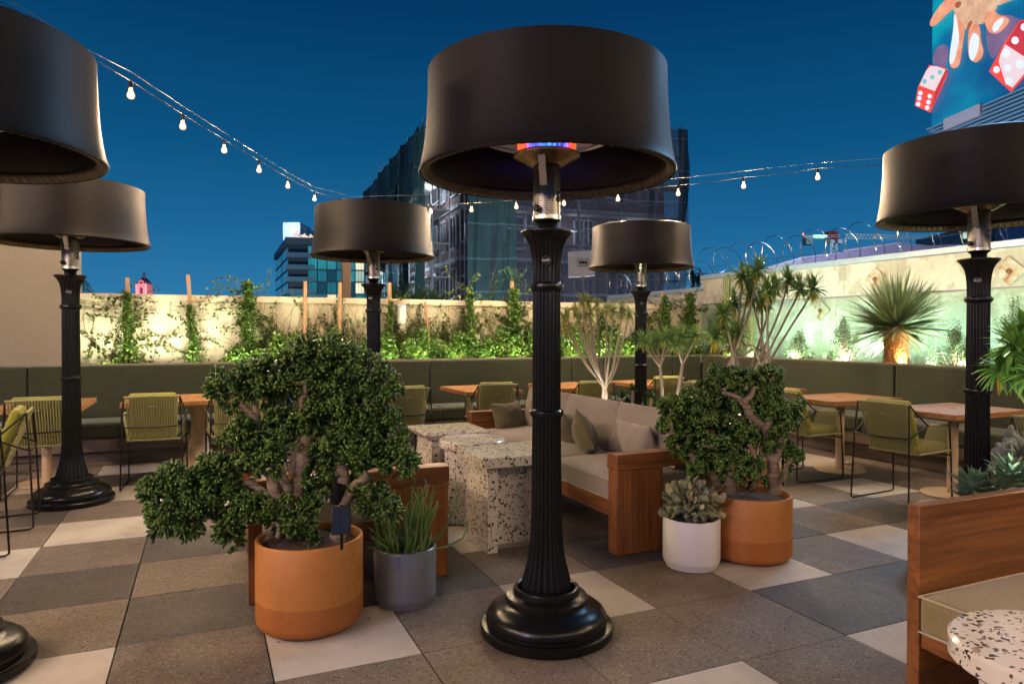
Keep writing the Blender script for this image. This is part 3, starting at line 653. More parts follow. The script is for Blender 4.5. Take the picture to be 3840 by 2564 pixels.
sf = thing('teak_sofa', label='long teak sofa with beige cushions behind the front heater column', cat='sofa')
MB().box((2.37, 3.735, .0), (2.72, 3.84, .538)).build('arm_panel', M['teak2'], sf, bevel=.006)
MB().box((2.365, 3.728, .54), (3.26, 3.85, .64)).build('arm_rest', M['teak0'], sf, bevel=.006)
MB().box((2.37, 6.35, .0), (2.72, 6.455, .538)).build('arm_panel', M['teak2'], sf, bevel=.006)
MB().box((2.365, 6.34, .54), (3.26, 6.46, .64)).build('arm_rest', M['teak0'], sf, bevel=.006)
MB().box((2.385, 3.842, .225), (2.43, 6.348, .328)).build('front_rail', M['teak1'], sf, bevel=.004)
MB().box((2.432, 3.842, .27), (3.2, 6.348, .325)).build('seat_deck', M['teak1'], sf)
MB().box((3.205, 3.86, .0), (3.26, 3.95, .538)).box((3.205, 6.25, .0), (3.26, 6.335, .538)).build('back_legs', M['teak2'], sf, bevel=.004)
MB().box((3.20, 3.852, .645), (3.262, 6.46, .80)).box((3.203, 3.852, .33), (3.26, 6.33, .643)).build('back_panel', M['teak1'], sf, bevel=.004)
for a, b_ in ((3.85, 4.68), (4.69, 5.51), (5.52, 6.335)): cushion('seat_cushion', (2.38, a, .33), (3.05, b_, .462), M['sofaf'], sf, .038)
for a, b_ in ((3.86, 4.68), (4.69, 5.51), (5.52, 6.33)):
    Mx = Matrix.Translation((3.04, (a+b_)/2, .66)) @ Matrix.Rotation(R(-78), 4, 'Y')
    cushion('back_cushion', (-.19, -(b_-a)/2, -.02), (.19, (b_-a)/2, .10), M['sofaf'], sf, .03, True, Mx)
for (x, y, z, rx, rz, lab, w_) in ((2.86, 4.22, .60, -18, 90, 'mauve grey pillow nearest the wooden arm of the long sofa', .44), (2.70, 4.72, .615, -24, 62, 'khaki square pillow standing on a corner in the middle of the long sofa', .42), (2.78, 5.20, .60, -26, 80, 'khaki pillow leaning just right of the front heater column', .44), (2.92, 5.70, .60, -20, 80, 'far khaki pillow against the sofa back by the heater column', .42), (2.70, 6.2, .58, -18, 20, 'khaki pillow at the far arm, left of the heater column', .40), (2.98, 6.05, .63, -16, 85, 'topmost small pillow far back on the long sofa', .36)):
    p = pillow('throw_pillow', (x, y, z), (R(rx), R(0), R(rz)), w_, w_*.8, .17, M['sofaf'] if 'mauve' in lab else M['pillow']); tag(p, lab, 'pillow', 'throw pillows on the long sofa')
    if 'corner' in lab: p.rotation_euler = (R(-24), R(22), R(62))
ch = thing('teak_armchair', label='teak armchair behind the orange pot and grey pot, seen at its arm', cat='armchair')
MB().box((.93, 3.84, .0), (1.29, 3.94, .538)).build('arm_panel', M['teak2'], ch, bevel=.006)
MB().box((.20, 3.83, .54), (1.295, 3.95, .64)).build('arm_rest', M['teak0'], ch, bevel=.006)
MB().box((.93, 4.9, .0), (1.29, 5.0, .538)).build('arm_panel', M['teak2'], ch, bevel=.006)
MB().box((.20, 4.89, .54), (1.295, 5.01, .64)).build('arm_rest', M['teak0'], ch, bevel=.006)
MB().box((.20, 4.93, .0), (.27, 5.0, .538)).build('leg', M['teak2'], ch, bevel=.004)
MB().box((.20, 3.84, .0), (.27, 3.91, .538)).build('leg', M['teak2'], ch, bevel=.004)
MB().box((.20, 3.95, .225), (1.26, 4.89, .328)).build('seat_deck', M['teak1'], ch, bevel=.004)
MB().box((.202, 3.955, .642), (.262, 5.0, .80)).build('back_panel', M['teak1'], ch, bevel=.004)
cushion('seat_cushion', (.42, 3.955, .33), (1.28, 4.885, .462), M['sofaf'], ch, .022)
Mx = Matrix.Translation((.42, 4.42, .66)) @ Matrix.Rotation(R(78), 4, 'Y') @ Matrix.Rotation(R(180), 4, 'Z') @ Matrix.Rotation(R(0), 4, 'X')
cushion('back_cushion', (-.19, -.46, -.02), (.19, .46, .10), M['sofaf'], ch, .03, True, Mx)
rs = thing('teak_sofa', label='teak sofa with an olive seat cushion in the bottom right corner', cat='sofa')
MB().box((2.298, 1.655, .0), (3.75, 1.703, .80)).build('back_panel', M['teak0'], rs, bevel=.004)
MB().box((2.303, .80, .30), (2.34, 1.652, .352)).build('side_rail', M['teak1'], rs, bevel=.004)
MB().box((2.342, .80, .28), (3.70, 1.652, .35)).build('seat_deck', M['teak1'], rs)
for x_ in (2.303, 3.60): MB().box((x_, .82, .0), (x_+.07, .89, .278)).build('leg', M['teak2'], rs, bevel=.004)
cushion('seat_cushion', (2.285, .80, .356), (3.0, 1.650, .487), M['rsofa'], rs, .028)
cushion('seat_cushion', (3.01, .80, .356), (3.74, 1.650, .487), M['rsofa'], rs, .028)
MB().box((3.76, .78, .0), (3.83, 1.703, .80)).build('arm_panel', M['teak2'], rs, bevel=.004)
# ------------------------------------------------------------------ terrazzo tables
def tz_square(x, y, rz, label, bevel_under=False):
    t = thing('terrazzo_table', (x, y, 0), R(rz), label=label, cat='side table', group='terrazzo side tables')
    if bevel_under: MB().add([(-.26, -.26, .62), (.26, -.26, .62), (.26, .26, .62), (-.26, .26, .62), (-.26, -.26, .64), (.26, -.26, .64), (.26, .26, .64), (-.26, .26, .64), (-.22, -.22, .575), (.22, -.22, .575), (.22, .22, .575), (-.22, .22, .575)],
                             [(4, 5, 6, 7), (0, 1, 5, 4), (1, 2, 6, 5), (2, 3, 7, 6), (3, 0, 4, 7), (8, 9, 1, 0), (9, 10, 2, 1), (10, 11, 3, 2), (11, 8, 0, 3), (8, 11, 10, 9)]).build('table_top', M['terrazzo'], t, bevel=.002)
    else: MB().box((-.25, -.25, .555), (.25, .25, .62)).build('table_top', M['terrazzo'], t, bevel=.003)
    z = .574 if bevel_under else .554
    MB().box((-.20, -.20, 0), (-.13, .20, z)).build('pedestal_slab', M['terrazzo'], t, bevel=.002)
    MB().box((.13, -.20, 0), (.20, .20, z)).build('pedestal_slab', M['terrazzo'], t, bevel=.002)
    MB().box((-.129, -.035, 0), (.129, .035, z)).build('pedestal_slab', M['terrazzo'], t, bevel=.002)
    return t
tz_square(1.84, 4.30, 0, 'front square terrazzo table, partly behind the front heater column')
tz_square(1.80, 5.37, 0, 'farthest square terrazzo table with a thin edge, reflecting green light', True)
def tz_round(x, y, rz, h, r, label):
    t = thing('terrazzo_table', (x, y, 0), R(rz), label=label, cat='side table', group='terrazzo side tables')
    MB().lathe([(.001, h-.06), (r-.006, h-.06), (r, h-.054), (r, h-.008), (r-.008, h), (.001, h)], 80).build('table_top', M['terrazzo'], t, smooth=35)
    for a in (0, 1):
        if h > .6:
            if a == 0: MB().box((-.15, -.15, 0), (.15, .15, h-.062)).build('pedestal', M['terrazzo'], t, bevel=.002)
            continue
        if a == 0: MB().box((-.19, -.035, 0), (.19, .035, h-.062)).build('pedestal_slab', M['terrazzo'], t, bevel=.002)
        else: MB().box((-.035, .036, 0), (.035, .19, h-.062)).box((-.035, -.19, 0), (.035, -.036, h-.062)).build('pedestal_slab', M['terrazzo'], t, bevel=.002)
tz_round(1.83, 4.875, 31.5, .62, .25, 'round terrazzo table between the two square terrazzo tables')
tz_round(1.97, 1.03, 20, .62, .25, 'round terrazzo table in the bottom right corner, by the olive seat')
# ------------------------------------------------------------------ pots
def pot(name, x, y, r, h, mat, label, rnd_bottom=.05, foot=False, soil=.04, square=False):
    t = thing(name, (x, y, 0), label=label, cat='plant pot')
    pr = [(.001, 0)]
    if foot: pr += [(r*.88, 0), (r*.90, .006), (r*.90, .016), (r*.97, .03), (r, .05)]
    else:
        for k in range(7): a = R(90*k/6); pr.append((r-rnd_bottom+rnd_bottom*math.sin(a), rnd_bottom-rnd_bottom*math.cos(a)))
    pr += [(r, h-.008), (r-.004, h-.001), (r-.010, h+.001), (r-.017, h-.002), (r-.02, h-.01), (r-.022, h-soil)]
    MB().lathe(pr, 72).build('pot_wall', mat, t, smooth=60)
    n = 28; V = [(0, 0, h-soil+.012)]; F = []
    for k in range(1, 9):
        for j in range(n): a = 2*math.pi*j/n; rr = (r-.021)*k/8; V.append((rr*math.cos(a), rr*math.sin(a), h-soil+(rnd.uniform(-.006, .012) if k < 8 else 0)))
    for j in range(n): F.append((0, 1+j, 1+(j+1) % n))
    for k in range(7):
        for j in range(n): F.append((1+k*n+j, 1+(k+1)*n+j, 1+(k+1)*n+(j+1) % n, 1+k*n+(j+1) % n))
    MB().add(V, F).build('soil', M['soil'], t, smooth=80)
    return t
pot('terracotta_pot', .463, 3.49, .253, .425, M['terracotta'], 'big round terracotta pot front left, under the widest succulent', .06)
pot('ceramic_pot', .958, 3.567, .163, .295, M['greypot'], 'glossy grey pot right of the big terracotta pot', .03, True)
pot('ceramic_pot', 2.70, 3.42, .171, .295, M['whitepot'], 'white glazed pot beside the end of the teak sofa', .03, True)
pot('terracotta_pot', 3.157, 3.417, .252, .40, M['terracotta'], 'terracotta pot right of the white pot, holding the jade tree', .05)
pot('terracotta_pot', 3.60, 3.98, .27, .46, M['terracotta'], 'terracotta pot mostly hidden behind the jade tree pot, an edge showing', .05)
pot('terracotta_pot', 3.65, 5.90, .27, .5, M['terracotta'], 'pot hidden behind the sofa back, under the pale branching dracaena', .05)
pot('terracotta_pot', 3.82, 5.05, .27, .5, M['terracotta'], 'pot hidden behind the sofa back, under the two thin trunked dracaenas', .05)
pot('terracotta_pot', 4.12, 2.70, .25, .36, M['terracotta'], 'pot hidden behind the bottom right sofa, under the blue green succulents', .05)
pot('terracotta_pot', 4.16, 2.45, .24, .42, M['terracotta'], 'pot hidden at the right edge behind the sofa, under the glossy long leaved plant', .05)
# ------------------------------------------------------------------ succulents
def succulent(name, label, clusters, trunks, o, s, d, leaf, mat, llen, lth, dens, ydepth, flowers=(), bark=None, tmpl=FING, base=(0, 0)):
    """clusters (zx,zy,rz) measured in an enlargement with origin o and scale s; each gets its own depth"""
    t = thing(name, label=label, cat='plant'); m_px = d/1597
    Vs = []; Fs = []; off = 0; FV = []; FF = []; fo = 0
    tv = np.array(tmpl[0]); tf = np.array(tmpl[1])
    rr = random.Random(len(clusters))
    for ci, (zx, zy, rz) in enumerate(clusters):
        rad = rz*s*m_px*.92
        depths = [-.1] if rz*s < 18 else [-.6, .6]
        for dd in depths:
            dz = dd*ydepth + rr.uniform(-.25, .25)*ydepth
            jx, jy = rr.uniform(-.2, .2)*rz, rr.uniform(-.2, .2)*rz
            c = np.array(at(o[0]+(zx+jx)*s, o[1]+(zy+jy)*s, d+dz))
            nr = max(8, int(dens*1.6*(rad/.07)**2))           # rosettes over the cluster's shell
            dv = rdir(nr, .35)
            for k in range(nr):
                p = c + dv[k]*rad*rr.uniform(.55, .98)*np.array([1, 1, .82])
                n = rr.randint(10, 16); D = dv[k][None]*.9 + rng.normal(size=(n, 3))*.42; D /= np.linalg.norm(D, axis=1, keepdims=True)
                zz_ = rng.uniform(.65, 1.35); sc = np.stack([rng.uniform(.75, 1.25, n)*lth, rng.uniform(.75, 1.25, n)*lth, zz_*rng.uniform(.7, 1.3, n)*llen], 1)
                sc[:, 0] /= .12; sc[:, 1] /= .12
                V, F = scatter(tv, tf, p[None]+D*.004, D, sc, rng.uniform(0, 6.28, n)); Vs.append(V); Fs.append(F+off); off += len(V)
            if ci in flowers:
                n = 160; D = rdir(n, .3); V, F = scatter(LEAF[0], LEAF[1], c+D*rad*rng.uniform(.95, 1.15, (n, 1)), rdir(n), np.full(n, .007), rng.uniform(0, 6, n)); FV.append(V); FF.append(F+fo); fo += len(V)
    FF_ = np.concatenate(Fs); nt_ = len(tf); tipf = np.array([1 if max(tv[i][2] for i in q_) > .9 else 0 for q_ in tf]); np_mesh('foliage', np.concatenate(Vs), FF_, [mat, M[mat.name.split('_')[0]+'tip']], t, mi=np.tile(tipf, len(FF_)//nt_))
    if FV: np_mesh('blossom', np.concatenate(FV), np.concatenate(FF), M['flower'], t)
    tr = MB()
    for path in trunks:
        P = []; rad = []
        for (zx, zy, r_, dy) in path: P.append(at(o[0]+zx*s, o[1]+zy*s, d+dy)); rad.append(r_*s*m_px)
        Q = []; RR = []
        for i in range(len(P)-1):
            for k in range(6):
                u = k/6; Q.append(P[i].lerp(P[i+1], u)+Vector((rr.uniform(-1, 1), rr.uniform(-1, 1), 0))*.0025); RR.append((rad[i]+(rad[i+1]-rad[i])*u)*(1+.09*math.sin((i*6+k)*2.3)))
        Q.append(P[-1]); RR.append(rad[-1]); tr.tube(Q, RR, 12)
    tr.build('branches', bark or M['bark'], t, smooth=80)
    return t
cl1 = [(590,350,85),(750,300,90),(650,440,70),(900,240,90),(1050,170,90),(1180,180,95),(1300,130,80),(1150,100,60),(1400,190,80),(1560,220,70),(1640,330,80),(1400,330,95),(1250,290,90),(1000,340,100),(880,420,70),(1500,450,105),(1350,500,95),(1700,430,60),(1450,610,100),(1560,700,100),(1300,690,70),(1080,590,80),(1640,560,80),(1730,700,50),(1750,850,65),(1690,780,75),
 (1500,1060,90),(1600,1080,85),(1650,1170,65),(700,640,85),(640,690,50),(820,640,70),(940,740,85),(800,800,95),(900,830,80),(720,870,70),(490,860,50),(560,910,80),(400,950,70),(250,960,85),(110,1030,55),(200,1080,90),(330,1040,80),(450,1040,80),(560,1010,85),(210,1220,85),(360,1210,80),(330,1290,50),(500,1130,70),(640,1080,85),(700,1180,70),(620,1260,60),(640,1370,40),(760,1130,80),(850,1150,70),(960,1110,80),(1080,1090,80),(1150,1160,80),(950,1210,70),(1100,1250,70),(1140,1330,50),(1230,430,100),(950,550,60),(1200,900,80),(1260,800,70),(1420,880,55)]+[(1180,560,80),(1240,1000,60),(1500,800,70),(1600,900,60),(1400,760,60),(980,640,50)]
tk1 = [[(960,1330,30,0),(1000,1200,48,0),(1070,1030,50,-.03),(1110,850,50,-.04),(1120,720,48,-.04),(1160,650,36,-.03)],[(1120,700,32,.0),(1095,560,24,-.02),(1110,420,20,-.085),(1130,330,20,-.085),(1040,325,16,-.085)],[(1010,1230,40,0),(935,1060,46,-.05),(900,900,40,-.06)],[(1040,1060,40,-.04),(990,960,30,-.08),(940,870,26,-.08)],
 [(1330,1340,52,-.02),(1370,1180,50,-.04),(1370,1000,44,-.05),(1365,860,38,-.05),(1350,700,26,0)],[(1390,1080,38,-.05),(1460,990,34,-.08),(1540,920,28,-.1)],[(1000,1240,34,0),(880,1060,26,-.02),(760,970,24,-.02),(600,1060,20,-.02),(460,1110,18,-.04),(340,1130,16,-.04)],[(470,1000,14,-.06),(430,1090,16,-.06),(380,1140,14,-.06)],[(940,900,30,-.02),(850,640,24,0),(790,540,24,-.04),(700,460,20,-.06)],[(830,600,18,-.02),(800,500,18,-.04),(790,410,14,-.04)],
 [(900,700,22,.03),(930,560,20,.03),(990,400,18,.03)],[(1350,720,24,.0),(1420,520,20,.02),(1500,350,16,.03)],[(950,1330,20,-.05),(960,1270,16,-.06),(930,1230,12,-.06)]]
succulent('finger_leaf_succulent', 'widest dark green succulent with finger leaves, spilling left from the front terracotta pot', cl1, tk1, (305.7, 764.3), .351, 3.36, None, M['gollum'], .041, .0056, 16, .10, (29+6-20, 18, 20, 40, 1+14))
cl2 = [(480,110,70),(600,130,75),(540,180,70),(720,150,85),(830,130,70),(850,220,70),(380,200,45),(260,240,50),(150,340,75),(250,330,85),(380,330,90),(130,450,65),(250,470,95),(400,450,95),(520,350,90),(560,480,80),(640,300,70),(780,330,60),(880,350,80),(980,370,70),(1040,330,45),(940,460,85),(200,600,75),(350,590,85),(500,600,85),(600,650,60),(430,720,80),(330,780,60),(480,820,50),(700,560,70),(790,600,55),(700,720,70),(680,820,60),(1010,670,60),(990,730,35),(940,810,22),(820,440,60),(700,440,60),(320,700,70),(520,740,60),(760,500,55),(900,560,60),(620,560,70),(780,860,40),(560,800,55),(860,620,35)]
tk2 = [[(560,930,44,0),(570,830,40,-.03),(580,760,36,-.04),(600,690,26,-.03),(560,590,20,-.1)],[(880,930,46,0),(870,800,42,-.03),(860,690,36,-.03),(820,560,28,-.02),(800,470,32,-.08),(700,390,27,-.105),(660,290,25,-.09),(590,250,18,-.09),(510,230,13,-.09)],[(660,300,24,-.12),(710,250,18,-.12),(740,190,12,-.12)],[(820,490,26,-.09),(850,420,20,-.1)],[(880,720,26,-.04),(910,640,24,-.06),(935,550,18,-.06)],[(350,790,26,-.06),(310,700,24,-.08),(280,660,20,-.08)],[(480,900,30,0),(450,830,26,-.02),(380,760,22,-.04)],[(340,600,12,-.14),(470,620,14,-.14)],[(945,860,16,-.08),(960,760,14,-.08),(1000,700,10,-.1)],[(720,900,22,0),(770,790,20,-.04),(700,600,14,-.1)],[(150,520,16,-.1),(140,430,10,-.12)]]
succulent('jade_tree', 'bushy jade tree with pale knotty trunks in the right terracotta pot', cl2, tk2, (1492, 825.5), .3236, 4.34, None, M['jade'], .030, .0060, 20, .11, (0,))
def on_local(px, py, d): return at(px, py, d)
# round-leaf succulent in the white pot
t = thing('round_leaf_succulent', label='grey green round leaved succulent in the white pot', cat='plant')
def pad(n=8, m_=5):
    v = [(0, 0, 0)]; f = []
    for i in range(1, m_):
        a = math.pi*i/m_; rr_ = math.sin(a)*.42*(.8+.35*(1-math.cos(a))/2); z = (1-math.cos(a))/2
        for j in range(n): b_ = 2*math.pi*j/n; v.append((rr_*math.cos(b_), rr_*math.sin(b_)*.28, z))
    v.append((0, 0, 1)); T = len(v)-1
    for j in range(n): f.append((0, 1+(j+1) % n, 1+j)); f.append((T, 1+(m_-2)*n+j, 1+(m_-2)*n+(j+1) % n))
    for i in range(m_-2):
        for j in range(n): a, b_, c_, d_ = 1+i*n+j, 1+i*n+(j+1) % n, 1+(i+1)*n+(j+1) % n, 1+(i+1)*n+j; f += [(a, b_, c_), (a, c_, d_)]
    return v, f
PAD = pad()
c = np.array([2.70, 3.41, .36]); n = 230; D = rdir(n, .25); D[:, 2] = np.where(D[:, 2] < -.25, -.25, D[:, 2])
P = c + D*rng.uniform(.25, 1, (n, 1))*np.array([.165, .165, .15])
V, F = scatter(*PAD, P, D+rng.normal(size=(n, 3))*.45, rng.uniform(.042, .068, n), rng.uniform(0, 6, n)); np_mesh('foliage', V, F, M['round'], t)
st = MB()
for k in range(26):
    d_ = D[k]; st.tube([c+np.array([0, 0, -.12])+d_*.03*np.array([1, 1, 0]), c+d_*.06, c+d_*.13], .006, 5)
st.build('stems', M['palebark'], t, smooth=60)
# pencil succulent in the grey pot
t = thing('pencil_succulent', label='upright pencil stemmed succulent in the grey pot', cat='plant'); mb = MB(); rr = random.Random(5)
for k in range(85):
    a = rr.uniform(0, 6.28); r0 = .115*math.sqrt(rr.random()); b0 = Vector((.958+r0*math.cos(a), 3.567+r0*math.sin(a), .25))
    h = rr.uniform(.10, .44)*(1.05-r0*1.6)*(.6+.4*(math.cos(a+.4)+1)/2); sp_ = rr.uniform(.02, .14); a2 = a+rr.uniform(-.6, .6)
    P = [b0+Vector((math.cos(a2)*sp_*u**1.4, math.sin(a2)*sp_*u**1.4, h*u))+Vector((rr.uniform(-1, 1), rr.uniform(-1, 1), 0))*.009 for u in (0, .2, .4, .6, .8, .95, 1)]
    mb.tube(P, [.005, .006, .006, .0058, .005, .004, .0015], 6)
    if rr.random() < .7:
        q = P[3]; dr = Vector((rr.uniform(-.5, .5), rr.uniform(-.5, .5), 1)).normalized()*rr.uniform(.05, .13); mb.tube([q, q+dr*.5+Vector((0, 0, .01)), q+dr], [.0055, .005, .002], 6)
for P in ([(1.07, 3.53, .27), (1.12, 3.5, .33), (1.20, 3.5, .45), (1.235, 3.5, .55), (1.22, 3.5, .62)], [(1.05, 3.50, .27), (1.15, 3.46, .29), (1.24, 3.45, .33), (1.27, 3.45, .40)], [(.85, 3.52, .27), (.79, 3.5, .34), (.80, 3.5, .44)]): mb.tube(P, [.005, .006, .006, .004, .002][:len(P)], 6)
mb.build('stems', M['pencil'], t, smooth=60)
n = 60; cc = rng.integers(0, 4, n); base_ = np.array([(.46, 3.1, 0), (1.9, 3.2, 0), (3.2, 3.0, 0), (5.4, 4.6, 0)])[cc]; P = base_+np.stack([rng.normal(0, .45, n), rng.normal(0, .35, n), np.full(n, .001)], 1)
D = np.stack([rng.normal(size=n), rng.normal(size=n), np.full(n, .08)], 1); V, F = scatter(LEAF[0], LEAF[1], P, D, rng.uniform(.008, .02, n)); V[:, 2] = np.abs(V[:, 2])*.3+.0005
o = np_mesh('leaf_litter', V, F, plain('dead_leaf', (.06, .035, .018), .8), smooth=False); tag(o, 'tiny dark leaf scraps scattered over the floor tiles', 'leaf litter', kind='stuff')
# ------------------------------------------------------------------ dracaenas and other rosette plants
ST1 = strap(5, .058, .16); ST2 = strap(5, .085, .45); ST3 = strap(4, .026, .08, .15); ST4 = strap(5, .11, .25, .35)
def rosette(P, R_, n, tm, spread=(.0, 1.0), axis=(0, 0, 1)):
    el = rng.uniform(spread[0], spread[1], n); az = rng.uniform(0, 6.28, n)
    z = np.cos(el*math.pi*.62); r_ = np.sin(el*math.pi*.62); D = np.stack([r_*np.cos(az), r_*np.sin(az), z], 1)
    return scatter(tm[0], tm[1], np.tile(P, (n, 1)), D, R_*rng.uniform(.75, 1.1, n), rng.normal(0, .25, n))
def rosette_plant(name, label, heads, stems, mat, tm, nleaf, stem_mat, yellow=.06, spread=(0, 1.22)):
    t = thing(name, label=label, cat='plant'); Vs = []; Fs = []; off = 0; Ys = []; YF = []; yo = 0
    for P, r_ in heads:
        V, F = rosette(np.array(P), r_, nleaf, tm, spread); Vs.append(V); Fs.append(F+off); off += len(V)
        if yellow:
            n = max(3, int(nleaf*yellow)); V, F = rosette(np.array(P)-np.array([0, 0, .01]), r_*.95, n, tm, (1.15, 1.4)); Ys.append(V); YF.append(F+yo); yo += len(V)
    np_mesh('leaves', np.concatenate(Vs), np.concatenate(Fs), mat, t)
    if Ys: np_mesh('dry_leaves', np.concatenate(Ys), np.concatenate(YF), M['dracy'], t)
    mb = MB()
    for P, r_ in stems:
        pts = [Vector(p) for p in P]; Q = []
        k = len(pts)
        for i in range(k-1):        # catmull-rom
            p0, p1, p2, p3 = pts[max(i-1, 0)], pts[i], pts[i+1], pts[min(i+2, k-1)]
            for u in (0, .25, .5, .75): Q.append(.5*((2*p1)+(p2-p0)*u+(2*p0-5*p1+4*p2-p3)*u*u+(3*p1-p0-3*p2+p3)*u**3))
        Q.append(pts[-1]); n = len(Q); mb.tube(Q, [r_[0]+(r_[1]-r_[0])*i/(n-1) for i in range(n)], 7)
    mb.build('stems', stem_mat, t, smooth=70)
    return t
def zp(o, s, d): return lambda x, y, dy=0: at(o[0]+x*s, o[1]+y*s, d+dy)
q = zp((1272, 581), .2222, 6.9); rr = random.Random(3)
hA = [(125,650),(215,590),(285,485),(350,500),(430,530),(370,620),(540,570),(600,600),(700,560),(765,620),(95,750),(690,620),(320,640),(250,690)]
heads = []; stems = []
for i, (x, y) in enumerate(hA):
    dy = rr.uniform(-.22, .22); heads.append((q(x, y, dy), .105)); xm = 510+(x-510)*.72
    stems.append(([q(510, 1560, 0), q(515+rr.uniform(-14, 14), 1400, 0), q(510+(x-510)*.45, 1170+rr.uniform(-60, 40), dy*.5), q(510+(x-510)*.78, 900, dy*.9), q(x, y+10, dy)], (.014, .007)))
rosette_plant('branching_dracaena', 'pale branching dracaena with many bare stems, behind the sofa', heads, stems, M['dracp'], ST1, 80, M['palebark'], .10)
q = zp((1272, 581), .2222, 6.1)
heads = []; stems = []
for bx, by, fx, fy, hs in ((1112, 1600, 1085, 1165, [(905, 905, -.1), (1060, 870, .1), (1150, 860, -.05), (1180, 930, .1), (1000, 930, .15)]), (1235, 1600, 1318, 1140, [(1262, 940, -.1), (1390, 880, .1), (1455, 850, -.05), (1225, 840, .12), (1420, 940, .1), (1320, 850, 0)])):
    stems.append(([q(bx, by), q((bx+fx)/2+8, (by+fy)/2), q(fx, fy)], (.018, .014)))
    for x, y, dy in hs: heads.append((q(x, y, dy), .125)); stems.append(([q(fx, fy), q(fx+(x-fx)*.35, fy-(fy-y)*.3, dy*.5), q(x, y+10, dy)], (.010, .006)))
rosette_plant('dracaena', 'pair of thin trunked dracaenas with dark rosettes, right of the far heater', heads, stems, M['drac'], ST1, 95, M['palebark'], .04)
q = zp((1565, 551), .39, 5.25)
heads = []; stems = []
hC = [(440,175,-.1),(395,235,.1),(350,215,0),(300,370,.1),(240,440,-.1),(230,500,.1),(195,565,-.05),(545,275,.1),(620,240,0),(690,290,-.12),(770,285,-.05),(470,360,.1),(330,545,0),(500,300,-.1),(400,330,.05),(280,610,.1)]
for i, (x, y, dy) in enumerate(hC):
    heads.append((q(x, y, dy), .140)); bx = 400+(i-8)*20
    stems.append(([q(400+(bx-400)*.6, 1180, .05), q(bx, 860, dy*.4), q(bx+(x-bx)*.35, 640, dy*.7), q(bx+(x-bx)*.75, 430 if y < 350 else y+70, dy*.9), q(x, y+8, dy)], (.012, .0065)))
rosette_plant('tall_dracaena', 'tall multi stemmed dracaena rising behind the jade tree', heads, stems, M['drac'], ST1, 90, M['palebark'], .10)
q = zp((0, 0), 1, 4.0)
heads = [(q(2330, 800), .20), (q(2296, 850, .1), .16), (q(2370, 860, -.1), .18), (q(2350, 760, .1), .16)]
stems = [([q(2400, 1010), q(2370, 930), q(2330, 830)], (.014, .01)), ([q(2400, 1010), q(2350, 920), q(2300, 860, .1)], (.012, .008)), ([q(2400, 1010), q(2400, 930), q(2370, 860, -.1)], (.012, .009))]
rosette_plant('long_leaf_dracaena', 'bright green long leaved dracaena cut off by the right edge', heads, stems, leafm('bright_leaf', [(.05, .15, .03), (.13, .30, .06), (.22, .40, .09)], .35, .25), ST2, 85, M['pencil'], .03)
# blue-green succulents by the right sofa
q = zp((0, 0), 1, 4.1)
heads = [(q(2232, 1125), .18), (q(2262, 1135, .1), .17), (q(2302, 1120), .20), (q(2318, 1095, -.1), .17), (q(2212, 1140, .1), .13), (q(2345, 1125), .16)]
rosette_plant('blade_leaf_succulent', 'blue green blade leaved succulent above the bottom right sofa panel', heads, [([q(2285, 1180), q(2285, 1150), q(x_, 1130)], (.012, .01)) for x_ in (2235, 2262, 2302, 2318)], M['agave'], ST4, 34, M['pencil'], 0, (0, .55))
t = thing('paddle_leaf_succulent', label='silvery paddle leaved succulent at the right edge', cat='plant'); c = np.array(q(2335, 1050, .25)); n = 60; D = rdir(n, .2)
V, F = scatter(*PAD, c+D*rng.uniform(.2, 1, (n, 1))*.13, D+rng.normal(size=(n, 3))*.4, rng.uniform(.07, .10, n), rng.uniform(0, 6, n)); np_mesh('foliage', V, F, M['round2'] if 'round2' in M else leafm('silver_leaf', [(.16, .19, .16), (.26, .29, .24)], .5, .1), t)
# low rosettes behind the sofa back
for lab, pts in (('low green rosette succulents left of the far heater column, behind the sofa', [(1425, 905), (1450, 890), (1440, 918)]), ('low green rosette succulents just right of the far heater column', [(1492, 905), (1505, 925), (1478, 925)])):
    q = zp((0, 0), 1, 6.0); rosette_plant('rosette_succulent', lab, [(q(x, y+4, .05*i), .075) for i, (x, y) in enumerate(pts)], [([q(x, y+40), q(x, y+8, .05*i)], (.012, .01)) for i, (x, y) in enumerate(pts)], M['jade'], ST4, 42, M['palebark'], 0, (0, .9))
# yucca rostrata
t = thing('spiky_yucca', label='round headed spiky yucca with a scaly orange lit trunk on the right', cat='plant'); yc = np.array([7.5, 5.72, 1.46])
n = 520; D = rdir(n, .12); D[:, 2] = np.where((D[:, 2] < -.55) | ((D[:, 2] < -.18) & (-D[:, 0]*.75-D[:, 1]*.65 > .3)), -D[:, 2], D[:, 2])
V, F = scatter(ST3[0], ST3[1], yc+D*.06, D, .68*rng.uniform(.8, 1.06, n), rng.normal(0, .3, n)); V[:, 0] = np.minimum(V[:, 0], GX-.01); np_mesh('leaves', V, F, M['yucca'], t)
D = rdir(26, -.3); D[:, 2] = -np.abs(D[:, 2])*.6-.15; V, F = scatter(ST3[0], ST3[1], np.tile(yc-[0, 0, .04], (26, 1)), D, .5*rng.uniform(.6, 1, 26), rng.normal(0, .3, 26)); V[:, 0] = np.minimum(V[:, 0], GX-.01); np_mesh('dry_leaves', V, F, M['dracy'], t)
mb = MB().lathe([(.125, .90), (.125, 1.0), (.122, 1.12), (.125, 1.25), (.135, 1.34), (.145, 1.42), (.10, 1.5)], 40, c=(7.5, 5.72)); mb.build('trunk', plain('yucca_trunk', (.34, .16, .06), .8, 0, .3, 30, .4, 80), t, smooth=60)
